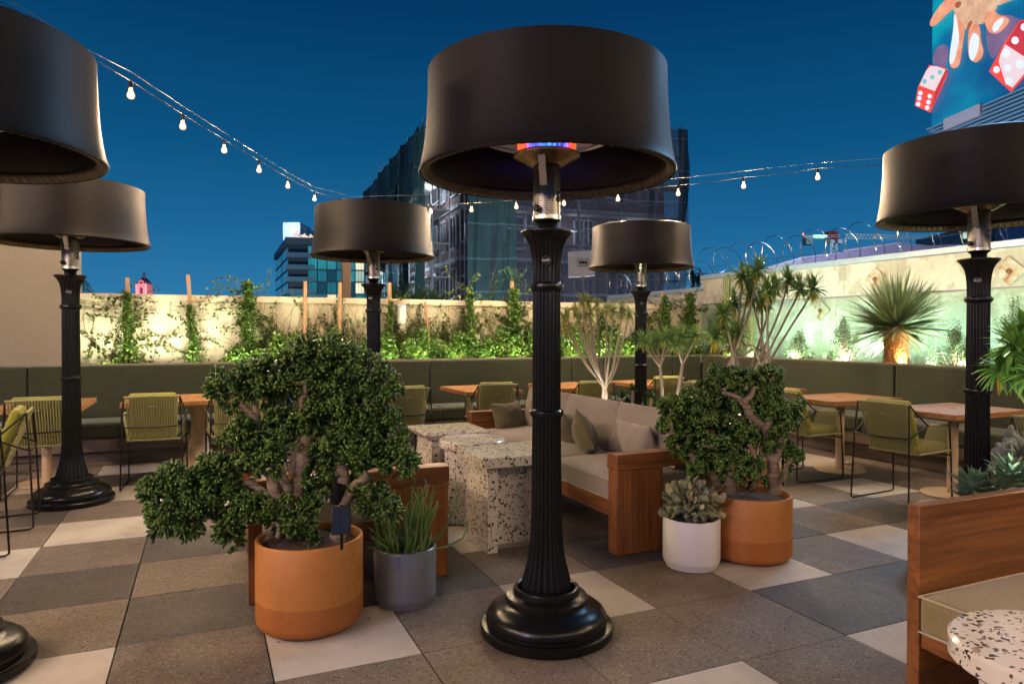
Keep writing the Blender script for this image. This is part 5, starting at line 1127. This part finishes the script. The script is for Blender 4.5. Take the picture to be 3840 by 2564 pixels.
# ------------------------------------------------------------------ construction building (about 40 to 60 m away)
cb = thing('building_under_construction', label='scaffolded building wrapped in dark green and violet netting behind the front heater', cat='building')
Ac = cw(-3.1, 40); Rc = cw(10.1, 44.4); Lc = cw(-11.4, 62); Bc = Rc+(Lc-Ac); ZT = 13.25
inw = lambda v, k: v
brick = plain('dusk_brick', (.13, .075, .085), .85, 0, .3, 2)
mb = MB(); ct = (Ac+Rc+Lc+Bc)/4
sh_ = lambda p, k=.965: ct+(p-ct)*k
v = [sh_(a) for a in (Ac, Rc, Bc, Lc)]; mb.add([Vector((a.x, a.y, -11)) for a in v]+[Vector((a.x, a.y, ZT-.8)) for a in v], [(0, 3, 2, 1), (4, 5, 6, 7), (0, 1, 5, 4), (1, 2, 6, 5), (2, 3, 7, 6), (3, 0, 4, 7)])
mb.build('wall', brick, cb)
A_, R__, L_ = sh_(Ac), sh_(Rc), sh_(Lc)
wfr = plain('pale_window_frame', (.42, .42, .48), .6); wgl = plain('dim_glass', (.03, .035, .06), .15); band = plain('floor_band', (.30, .30, .33), .7)
bd_ = MB()
for k in range(5):
    z = ZT-1.2-k*3.1; bd_.add(*frame_box(A_, R__, z-.25, z, 0, .12)); bd_.add(*frame_box(L_, A_, z-.25, z, 0, .12))
bd_.build('floor_bands', band, cb)
rr = random.Random(2)
for side, (P0, P1, nw) in enumerate(((A_, R__, 6), (L_, A_, 10))):
    for k in range(4):
        z1 = ZT-1.9-k*3.1; z0 = z1-1.8
        for i in range(nw):
            u0 = (i+.22)/nw; u1 = (i+.74)/nw
            fr = MB(); t2 = .12/ (P1-P0).length
            fr.add(*frame_box(P0, P1, z0-.1, z0, .02, .14, u0, u1)); fr.add(*frame_box(P0, P1, z1, z1+.1, .02, .14, u0, u1)); fr.add(*frame_box(P0, P1, z0, z1, .02, .14, u0-t2, u0)); fr.add(*frame_box(P0, P1, z0, z1, .02, .14, u1, u1+t2)); um = (u0+u1)/2; fr.add(*frame_box(P0, P1, z0, z1, .02, .12, um-t2*.35, um+t2*.35))
            w_ = fr.build('window_frame', wfr, cb); MB().add(*frame_box(P0, P1, z0, z1, .005, .05, u0, u1)).build('pane', wgl, w_)
# scaffold
sc_ = MB(); pk = [MB() for _ in range(9)]
def scaf(P0, P1, n, red=None):
    d_ = (P1-P0); n_ = Vector((d_.normalized().y, -d_.normalized().x, 0))
    for i in range(n+1):
        p = P0.lerp(P1, i/n)
        for o in (.5, 1.5): sc_.tube([p+n_*o+Vector((0, 0, -6)), p+n_*o+Vector((0, 0, ZT+.3+rr.uniform(-.3, .5)))], .035, 4, cap=False)
        for k in range(10): sc_.tube([p+n_*.5+Vector((0, 0, -3+k*1.9)), p+n_*1.5+Vector((0, 0, -3+k*1.9))], .03, 4, cap=False)
        if i < n:
            q_ = P0.lerp(P1, (i+1)/n)
            for k in range(9):
                z = -3+k*1.9
                for o in (.5, 1.5): sc_.tube([p+n_*o+Vector((0, 0, z)), q_+n_*o+Vector((0, 0, z))], .028, 4, cap=False); sc_.tube([p+n_*o+Vector((0, 0, z+.95)), q_+n_*o+Vector((0, 0, z+.95))], .022, 4, cap=False)
                if (i+k) % 2: sc_.tube([p+n_*1.5+Vector((0, 0, z)), q_+n_*1.5+Vector((0, 0, z+1.9))], .022, 4, cap=False)
                else: sc_.tube([q_+n_*1.5+Vector((0, 0, z)), p+n_*1.5+Vector((0, 0, z+1.9))], .022, 4, cap=False)
                pk[k].add(*frame_box(p, q_, z-.06, z-.02, .5, 1.5, .01, .99, n_))
M['planks'] = plain('planks', (.22, .22, .20), .8); scaf(Lc, Ac, 11); scaf(Ac, Rc, 7)
sc_.build('scaffold_tubes', plain('galvanised', (.45, .50, .52), .4, .3), cb); [q_.build('scaffold_deck', M['planks'], cb) for q_ in pk]
def netmat(name, col, alpha):
    m, t, b = new(name); v = coords(t); b.inputs['Roughness'].default_value = .9; b.inputs['Specular IOR Level'].default_value = .1
    n1 = noise(t, coords(t, (1.2, 1.2, .25)), 1.3, 6, .6); L(t, mixc(t, n1, tuple(x*.55 for x in col), tuple(x*1.5 for x in col)), b.inputs['Base Color'])
    sz = N(t, 'ShaderNodeSeparateXYZ'); L(t, v, sz.inputs[0]); seam = math_(t, 'LESS_THAN', math_(t, 'FRACT', math_(t, 'MULTIPLY', math_(t, 'ADD', sz.outputs[2], math_(t, 'MULTIPLY', noise(t, v, .4), .5)), .526)), .05)
    L(t, mixc(t, math_(t, 'MULTIPLY', seam, .5), mixc(t, n1, tuple(x*.55 for x in col), tuple(x*1.5 for x in col)), tuple(x*3.2 for x in col)), b.inputs['Base Color'])
    L(t, math_(t, 'ADD', alpha-.12, math_(t, 'MULTIPLY', n1, .24), True), b.inputs['Alpha']); return m
ng = netmat('green_net', (.055, .115, .105), .86); nv_ = netmat('violet_net', (.075, .082, .095), .70); nd = netmat('dark_net', (.014, .032, .045), .90)
def net(name, P0, P1, zt, zb, mat, off=1.75, fold=.18, nf=14, k=40, label=None):
    d_ = (P1-P0).normalized(); n_ = Vector((d_.y, -d_.x, 0)); V = []; F = []; m2 = 14
    for j in range(m2+1):
        for i in range(k+1):
            u = i/k; a = zt(u) if callable(zt) else zt; b_ = zb(u) if callable(zb) else zb; z = a+(b_-a)*j/m2
            w = off+fold*(.4+j/m2)*math.sin(u*nf*2+1.3*math.sin(u*nf)+j*.25)+fold*.5*math.sin(u*nf*5.3+j*.5)
            p = P0.lerp(P1, u)+n_*w; V.append((p.x, p.y, z))
    for j in range(m2):
        for i in range(k): a = j*(k+1)+i; F.append((a, a+1, a+k+2, a+k+1))
    return MB().add(V, F).build(name, mat, cb, smooth=80)
net('netting', Ac, Rc, lambda u: ZT+.2+.3*math.sin(u*9), lambda u: 2.0+.5*math.sin(u*14)+(1.2 if u > .9 else 0), nv_, 1.9, .14, 16, 70)
net('netting', Ac, Ac.lerp(Rc, .20), ZT+.2, lambda u: 1.9+.9*math.sin(u*4+1), ng, 2.15, .09, 9, 50)
net('netting', Lc.lerp(Ac, .90), Ac, ZT, lambda u: 2.3-.9*u, ng, 1.9, .2, 4, 24)
net('netting', Rc+(Rc-Ac)*-.05, Rc, ZT+.5, lambda u: 6.5+3*u, nd, 1.95, .16, 3, 16)
net('netting', Lc, Lc.lerp(Ac, .92), ZT+.3, lambda u: ZT-1.6-2.2*abs(math.sin(u*9.4)), nd, 1.8, .10, 10, 60)
for u0, u1, zb in ((.05, .11, 8.0), (.36, .42, 5.9), (.56, .60, 3.5), (.72, .75, 2.6)):
    net('netting', Lc.lerp(Ac, u0), Lc.lerp(Ac, u1), ZT+.3, lambda u, zb=zb: zb+1.4*abs(u-.4), nd, 1.8, .25, 2, 12)
st_ = MB()
for i in range(2): 
    for pxx in (1554, 1562): 
        p = px2c(pxx, 45.5+i); st_.tube([(p.x, p.y, ZT-1), (p.x, p.y, ZT+1.3)], .035, 4)
for z in (ZT+.2, ZT+.7, ZT+1.2): st_.tube([px2c(1554, 45.5, z), px2c(1562, 45.5, z), px2c(1562, 46.5, z), px2c(1554, 46.5, z), px2c(1554, 45.5, z)], .03, 4)
for pxx in (869, 882):
    p = px2c(pxx, 57); st_.tube([(p.x, p.y, 8), (p.x, p.y, 1.41+(762-373)*57/1597)], .04, 4)
for k in range(7): z = 9.5+k*.9; st_.tube([px2c(869, 57, z), px2c(882, 57, z+.0)], .03, 4); st_.tube([px2c(869, 57, z), px2c(882, 57, z+.9)], .03, 4) if k < 6 else 0
st_.build('scaffold_stair', plain('galvanised2', (.45, .55, .6), .4, .3), cb)
# ------------------------------------------------------------------ church tower (about 320 m away)
ct_ = px2c(325, 320); kz = lambda y: 1.41+(762-y)*320/1597; u_ = 320/1597
tw = thing('church_tower', (ct_.x, ct_.y, 0), YAW*-1+R(0), label='small pink lit church tower with a dark spire on the left horizon', cat='tower')
pk_ = plain('pink_plaster', (.55, .28, .30), .8); dk = plain('slate_roof', (.05, .07, .10), .6)
hw = 12.5*u_; MB().box((-hw, 0, -11), (hw, hw*2, kz(650))).build('wall', pk_, tw); MB().add([(-hw*.6, -.25, kz(650)), (hw*.6, -.25, kz(650)), (hw*.4, -.25, kz(644)), (0, -.25, kz(641)), (-hw*.4, -.25, kz(644)), (-hw*.6, .8, kz(650)), (hw*.6, .8, kz(650)), (hw*.4, .8, kz(644)), (0, .8, kz(641)), (-hw*.4, .8, kz(644))], [(0, 1, 2, 3, 4), (0, 5, 6, 1), (1, 6, 7, 2), (2, 7, 8, 3), (3, 8, 9, 4), (4, 9, 5, 0)]).build('gable', pk_, tw)
mb = MB()
for s in (-1, 1): mb.box((s*hw*.86-.35, -.3, -11), (s*hw*.86+.35, 0, kz(650)))
mb.box((-hw*1.15, -.6, kz(681)), (hw*1.15, -.01, kz(679))); mb.build('pilasters', plain('pale_trim', (.6, .45, .48), .8), tw)
MB().add([(-.7, -.05, kz(676)), (.7, -.05, kz(676)), (.7, -.05, kz(661)), (0, -.05, kz(657)), (-.7, -.05, kz(661))], [(0, 1, 2, 3, 4)]).build('window', plain('dark_window', (.09, .04, .08), .5), tw)
MB().lathe([(hw*1.3, kz(650)), (hw*1.28, kz(648)), (hw*1.1, kz(644)), (hw*.75, kz(640)), (hw*.42, kz(637.5)), (hw*.40, kz(634)), (hw*.22, kz(633.5)), (hw*.22, kz(629)), (hw*.33, kz(628.5)), (hw*.15, kz(625)), (hw*.04, kz(621)), (.02, kz(610))], 8, c=(0, hw)).build('spire', dk, tw, smooth=25)
lamp('tower_flood', 'SPOT', tuple(cw((325-1174)/1597*296, 296, 6)), 110000, (1, .42, .45), .5, (ct_.x, ct_.y, 20), 60)
lamp('tower_flood_blue', 'POINT', tuple(px2c(340, 321, 17)), 900, (.1, .7, 1), .5)
# ------------------------------------------------------------------ billboard
B0 = cw(18.0, 30); B1 = cw(18.4, 25); bdv = (B1-B0).normalized(); bn = Vector((bdv.y, -bdv.x, 0)); bn = bn if bn.dot(EYE-B0) > 0 else -bn
zb = 1.41+(762-290)*30/1597+.0
bb_ = thing('billboard', (B0.x, B0.y, 0), label='huge lit teal billboard with a hand throwing red dice, top right', cat='billboard'); O = Vector((B0.x, B0.y, 0))
Bend = B0+bdv*26
def fb(a, b_, z0, z1, o0, o1): v = [a+bn*o0, b_+bn*o0, b_+bn*o1, a+bn*o1]; v = [Vector((p.x, p.y, z0))-O for p in v]+[Vector((p.x, p.y, z1))-O for p in v]; return v, [(0, 1, 2, 3), (7, 6, 5, 4), (0, 4, 5, 1), (1, 5, 6, 2), (2, 6, 7, 3), (3, 7, 4, 0)]
m, t_, b = new('billboard_screen'); b.inputs['Base Color'].default_value = (.01, .02, .03, 1); v = coords(t_); n1 = noise(t_, coords(t_, (.12, .12, .20)), 1.2, 3)  # vinyl poster material, front lighting put in as emission
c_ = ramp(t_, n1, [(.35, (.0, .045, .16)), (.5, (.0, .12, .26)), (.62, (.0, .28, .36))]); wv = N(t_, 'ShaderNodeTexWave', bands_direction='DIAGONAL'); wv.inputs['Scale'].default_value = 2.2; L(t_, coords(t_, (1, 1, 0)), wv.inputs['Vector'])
L(t_, mixc(t_, math_(t_, 'MULTIPLY', wv.outputs['Fac'], .14), c_, (.0, .02, .05)), b.inputs['Emission Color']); b.inputs['Emission Strength'].default_value = 1.15; M['screen'] = m  # vinyl poster, no display screen; its front lighting is put in as emission
MB().add(*fb(B0, Bend, zb, zb+17, -.5, 0)).build('screen', M['screen'], bb_)  # the vinyl poster face, not a display
fr = MB().add(*fb(B0, Bend, zb-1.6, zb-.02, -.4, -.1)); fr.build('catwalk', plain('blue_truss', (.16, .26, .34), .5, .2), bb_)
cr = MB()
for k in range(9): cr.add(*fb(B0+bdv*.2*k, Bend, zb-.2-.16*k, zb-.15-.16*k, -.09, .25+.02*k))
cr.build('ledge_slats', plain('pale_truss', (.25, .5, .66), .4, .1), bb_)  # blue glow falling from the board is tinted into the slat colour
cr = MB().add(*fb(B0+bdv*1.2, B0+bdv*3.2, zb-.55, zb-.1, -.05, .35)); cr.build('bracket', plain('white_bracket', (.6, .6, .65), .5), bb_)
MB().tube([B0+bdv*12-bn*1.2-O+Vector((0, 0, -11)), B0+bdv*12-bn*1.2-O+Vector((0, 0, zb+3))], .6, 16).build('post', M['black'], bb_, smooth=50)
def art(name, pts, mat, off):
    n_ = bn; pts = chai(pts) if name.startswith(('hand', 'high', 'motion')) else pts; P = [on((3380+x*.3317)*.61146, (y*.3317)*.61146, B0+bn*off, n_)-O for x, y in pts]; c = sum(P, Vector())/len(P)
    MB().add(P+[c], [(i, (i+1) % len(P), len(P)) for i in range(len(P))]).build(name, mat, bb_)
def chai(p, k=2):
    for _ in range(k): p = [q for a, b_ in zip(p, p[1:]+p[:1]) for q in ((a[0]*.75+b_[0]*.25, a[1]*.75+b_[1]*.25), (a[0]*.25+b_[0]*.75, a[1]*.25+b_[1]*.75))]
    return p
def disc(x, y, r_): return [(x+r_*math.cos(k*.393), y+r_*math.sin(k*.393)*1.05) for k in range(16)]
def em2(name, a, b_, s=1.0, sc=1.5):  # printed areas glow in place of the lamps that light the poster
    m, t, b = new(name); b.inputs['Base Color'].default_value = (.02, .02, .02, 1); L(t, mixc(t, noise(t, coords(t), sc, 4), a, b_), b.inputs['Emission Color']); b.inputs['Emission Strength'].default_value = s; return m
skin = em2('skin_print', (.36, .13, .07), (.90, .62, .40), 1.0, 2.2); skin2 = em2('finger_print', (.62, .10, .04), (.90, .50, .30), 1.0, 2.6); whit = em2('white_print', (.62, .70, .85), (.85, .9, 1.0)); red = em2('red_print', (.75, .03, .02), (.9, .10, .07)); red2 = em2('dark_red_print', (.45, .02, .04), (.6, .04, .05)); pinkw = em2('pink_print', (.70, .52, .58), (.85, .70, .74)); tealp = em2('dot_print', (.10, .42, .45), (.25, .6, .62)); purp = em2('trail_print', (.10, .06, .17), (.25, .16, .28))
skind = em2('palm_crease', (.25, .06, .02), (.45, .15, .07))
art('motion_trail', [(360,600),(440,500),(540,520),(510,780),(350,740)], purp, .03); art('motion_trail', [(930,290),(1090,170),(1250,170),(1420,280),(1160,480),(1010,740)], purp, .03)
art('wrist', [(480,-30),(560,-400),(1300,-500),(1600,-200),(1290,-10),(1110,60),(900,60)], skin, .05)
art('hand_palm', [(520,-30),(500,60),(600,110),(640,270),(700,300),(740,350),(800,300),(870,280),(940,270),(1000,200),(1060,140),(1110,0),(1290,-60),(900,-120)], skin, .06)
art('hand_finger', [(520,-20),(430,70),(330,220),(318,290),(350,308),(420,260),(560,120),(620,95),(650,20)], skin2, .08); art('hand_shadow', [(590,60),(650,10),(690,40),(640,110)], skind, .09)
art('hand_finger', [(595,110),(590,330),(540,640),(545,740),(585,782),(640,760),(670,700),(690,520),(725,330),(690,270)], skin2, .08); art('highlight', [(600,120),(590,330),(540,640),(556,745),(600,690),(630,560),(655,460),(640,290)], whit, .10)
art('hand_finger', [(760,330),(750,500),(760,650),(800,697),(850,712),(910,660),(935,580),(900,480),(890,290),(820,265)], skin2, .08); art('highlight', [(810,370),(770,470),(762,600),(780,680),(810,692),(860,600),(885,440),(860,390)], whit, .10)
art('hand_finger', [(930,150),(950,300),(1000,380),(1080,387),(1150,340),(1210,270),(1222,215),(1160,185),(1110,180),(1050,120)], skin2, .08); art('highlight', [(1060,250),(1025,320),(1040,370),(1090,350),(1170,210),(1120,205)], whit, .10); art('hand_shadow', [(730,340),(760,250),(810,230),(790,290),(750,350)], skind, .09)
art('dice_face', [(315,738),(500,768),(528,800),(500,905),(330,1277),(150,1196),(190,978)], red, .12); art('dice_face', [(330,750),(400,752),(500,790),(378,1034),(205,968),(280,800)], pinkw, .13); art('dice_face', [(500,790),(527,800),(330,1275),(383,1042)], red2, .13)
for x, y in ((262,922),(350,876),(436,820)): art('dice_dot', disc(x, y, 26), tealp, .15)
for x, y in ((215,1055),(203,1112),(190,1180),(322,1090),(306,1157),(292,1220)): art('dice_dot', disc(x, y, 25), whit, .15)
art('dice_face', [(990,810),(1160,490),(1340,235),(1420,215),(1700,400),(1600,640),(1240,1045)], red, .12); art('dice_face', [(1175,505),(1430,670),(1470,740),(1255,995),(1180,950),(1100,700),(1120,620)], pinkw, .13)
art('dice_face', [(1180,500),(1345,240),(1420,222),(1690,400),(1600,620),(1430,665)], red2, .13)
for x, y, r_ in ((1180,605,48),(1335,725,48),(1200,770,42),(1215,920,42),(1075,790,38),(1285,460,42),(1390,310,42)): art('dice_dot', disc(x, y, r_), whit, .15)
lamp('neon_spill', 'POINT', (-8, -1.5, 4.2), 750, (.55, .38, 1), .8)  # unseen violet source read from lavender tints, added as a point lamp
lamp('billboard_spill', 'AREA', tuple((B0+bdv*9+bn*1.0)+Vector((0, 0, zb+6))), 3000, (.33, .62, 1), 6, (1, 2, 1))
# ------------------------------------------------------------------ crane, rooftop shed, right building
D_ = 150; k_ = D_/1597
cr_ = thing('tower_crane', label='distant tower crane with a white lattice jib above the concrete wall', cat='crane'); mb = MB(); whl = plain('crane_white', (.62, .72, .76), .5); rdm = plain('crane_red', (.30, .03, .05), .6)
def P_(x, y, dd=0): return at(x, y, D_+dd)
for yy in ((538, 532+10),): pass
top = lambda x: 537+(x-1938)*.018; bot = lambda x: 547.5+(x-1938)*.0
x = 1938
mb.tube([P_(1936, 536), P_(2172, 541)], .10, 4); mb.tube([P_(1936, 547), P_(2168, 549)], .10, 4); mb.tube([P_(1936, 547, 1.4), P_(2168, 549, 1.4)], .10, 4)
xx = 1938; i = 0
while xx < 2160:
    x2 = xx+8; ya = 536+(xx-1936)*.021; yb = 547+(xx-1936)*.009
    mb.tube([P_(xx, yb), P_(xx+4, 536+(xx+4-1936)*.021)], .06, 4); mb.tube([P_(xx+4, 536+(xx+4-1936)*.021), P_(x2, yb)], .06, 4); xx = x2
mb.build('jib', whl, cr_)
mb = MB(); mb.tube([P_(1840, 541), P_(1925, 539)], .12, 4); mb.tube([P_(1840, 544), P_(1925, 543)], .12, 4); mb.build('counter_jib', whl, cr_)
def bxp(x0, y0, x1, y1, dep, mat, name, par):
    a, b_, c_, d_ = P_(x0, y0), P_(x1, y0), P_(x1, y1), P_(x0, y1); f = FWD*dep; return MB().add([a, b_, c_, d_, a+f, b_+f, c_+f, d_+f], [(0, 3, 2, 1), (4, 5, 6, 7), (0, 1, 5, 4), (1, 2, 6, 5), (2, 3, 7, 6), (3, 0, 4, 7)]).build(name, mat, par)
bxp(1849, 543, 1864, 560, 2, plain('counterweight', (.25, .38, .42), .6), 'counterweight', cr_)
mb = MB()
for x in (1902, 1922): mb.tube([P_(x, 548), P_(1912+(x-1912)*.7, 530)], .22, 4)
for y in (532, 537, 542, 547): mb.tube([P_(1903, y), P_(1921, y)], .12, 4); mb.tube([P_(1903, y), P_(1921, y+4)], .12, 4)
mb.build('tower_head', rdm, cr_); bxp(1900, 530, 1923, 546, 2, rdm, 'machinery', cr_); bxp(1904, 549, 1914, 558, 2, whl, 'cab', cr_); bxp(1922, 549, 1932, 558, 2, whl, 'cab', cr_)
mb = MB()
for x in (1905, 1919): mb.tube([P_(x, 558), P_(x, 640)], .16, 4)
for i in range(8): y = 560+i*10; mb.tube([P_(1905, y), P_(1919, y+10)], .10, 4); mb.tube([P_(1919, y), P_(1905, y+10)], .10, 4)
mb.build('mast', whl, cr_)
sg = bxp(1869, 538, 1891, 546.5, .4, emis('sign_green', (.30, .62, .03), 1.0), 'sign_board', cr_)
cu = bpy.data.curves.new('sign_text', 'FONT'); cu.body = 'MORLEY'; cu.size = .78; cu.align_x = 'CENTER'; cu.align_y = 'CENTER'; cu.extrude = .02; cu.offset = .02; cu.materials.append(emis('sign_letters', (.35, .9, 1), 2.2))
to = textmesh('sign_text', cu); to.parent = sg; to.location = P_(1880, 542.2)-FWD*.15; to.rotation_euler = (R(90), 0, -YAW-R(24)*0)
for x, y in ((1842, 537), (2174, 541.5)):
    p = P_(x, y); MB().lathe([(.001, -.25), (.25, 0), (.001, .25)], 8, M=Matrix.Translation(p)).build('warning_light', emis('red_light', (1, .1, .1), 5), cr_)
sd = thing('rooftop_building', label='low white roof building peeking over the concrete wall below the crane', cat='building')
def slab(pxs, dn, dep, name, mat, par):
    P = [at(x, y, dn) for x, y in pxs]; f = FWD*dep; n = len(P); v = P+[p+f for p in P]; return MB().add(v, [tuple(range(n))[::-1], tuple(range(n, 2*n))]+[(i, (i+1) % n, n+(i+1) % n, n+i) for i in range(n)]).build(name, mat, par)
wh = plain('white_render', (.45, .46, .62), .7); slab([(1838, 640), (1838, 592), (1930, 580), (1935, 574), (2068, 556), (2130, 563), (2200, 560), (2200, 640)], 30, 5, 'wall', wh, sd)
slab([(1835, 590), (1925, 578), (1932, 581), (1838, 593)], 29.8, 5.4, 'roof_edge', plain('roof_edge', (.55, .58, .72), .6), sd); slab([(1934, 573), (2066, 554.5), (2068, 558), (1936, 577)], 29.8, 5.4, 'roof_edge', plain('roof_edge2', (.62, .64, .75), .6), sd)
lamp('roof_wash', 'POINT', tuple(at(1980, 520, 26)), 220, (.65, .6, 1), .3)
rb = thing('office_building', label='dark blue building with a few lit windows at the right edge above the wall', cat='building')
slab([(2205, 700), (2205, 524), (2295, 518), (2420, 508), (2420, 700)], 70, 8, 'wall', plain('blue_wall', (.05, .11, .20), .5), rb)
wm = MB()
for i, x in enumerate((2244, 2256, 2268, 2280)): slab([(x, 546), (x, 522), (x+9, 521), (x+9, 546)], 69.9, .2, 'window', plain('curtain', (.10, .20, .30), .4), rb)
slab([(2209, 547), (2209, 533), (2217, 532), (2217, 547)], 69.9, .2, 'window', emis('lit_win', (.6, .75, .65), .8), rb); slab([(2283, 545), (2283, 529), (2291, 528), (2291, 545)], 69.9, .2, 'window', emis('lit_win2', (.75, .85, .08), .9), rb)
slab([(2296, 700), (2296, 512), (2420, 500), (2420, 700)], 69, .8, 'side_wing', plain('violet_wall', (.16, .22, .42), .5), rb)

for k in range(4):
    p = Lc.lerp(Ac, .12+.25*k)+Vector(((Ac-Lc).normalized().y, -(Ac-Lc).normalized().x, 0))*1.0
    lamp('site_lamp', 'POINT', (p.x, p.y, 5.5+(k % 2)*4), 170, (.75, .9, 1), .3)  # unseen fill lamps added to brighten the scaffold and netting
for k in range(3):
    p = A_.lerp(R__, .2+.3*k)+Vector(((R__-A_).normalized().y, -(R__-A_).normalized().x, 0))*1.0; lamp('site_lamp', 'POINT', (p.x, p.y, 7.5), 60, (.7, .75, .95), .3)  # same added fill along the right facade
lamp('crane_lamp', 'POINT', tuple(P_(2000, 545, -22)), 8000, (.8, .95, 1), .5)  # added fill so the jib reads pale; no lamp stands there

lamp('street_glow', 'POINT', tuple(cw(3, 27, -3)), 5200, (.85, .85, 1), 1.0)  # unseen fill lamps, these and the next, added to lighten the far facades
lamp('street_glow', 'POINT', tuple(cw(-20, 44, -2)), 5200, (.7, .95, 1), 1.0)  # added unseen fill for the far facades
lamp('street_glow', 'POINT', tuple(cw(-60, 150, 0)), 13000, (.7, .9, 1), 3.0)  # added unseen fill for the far facades
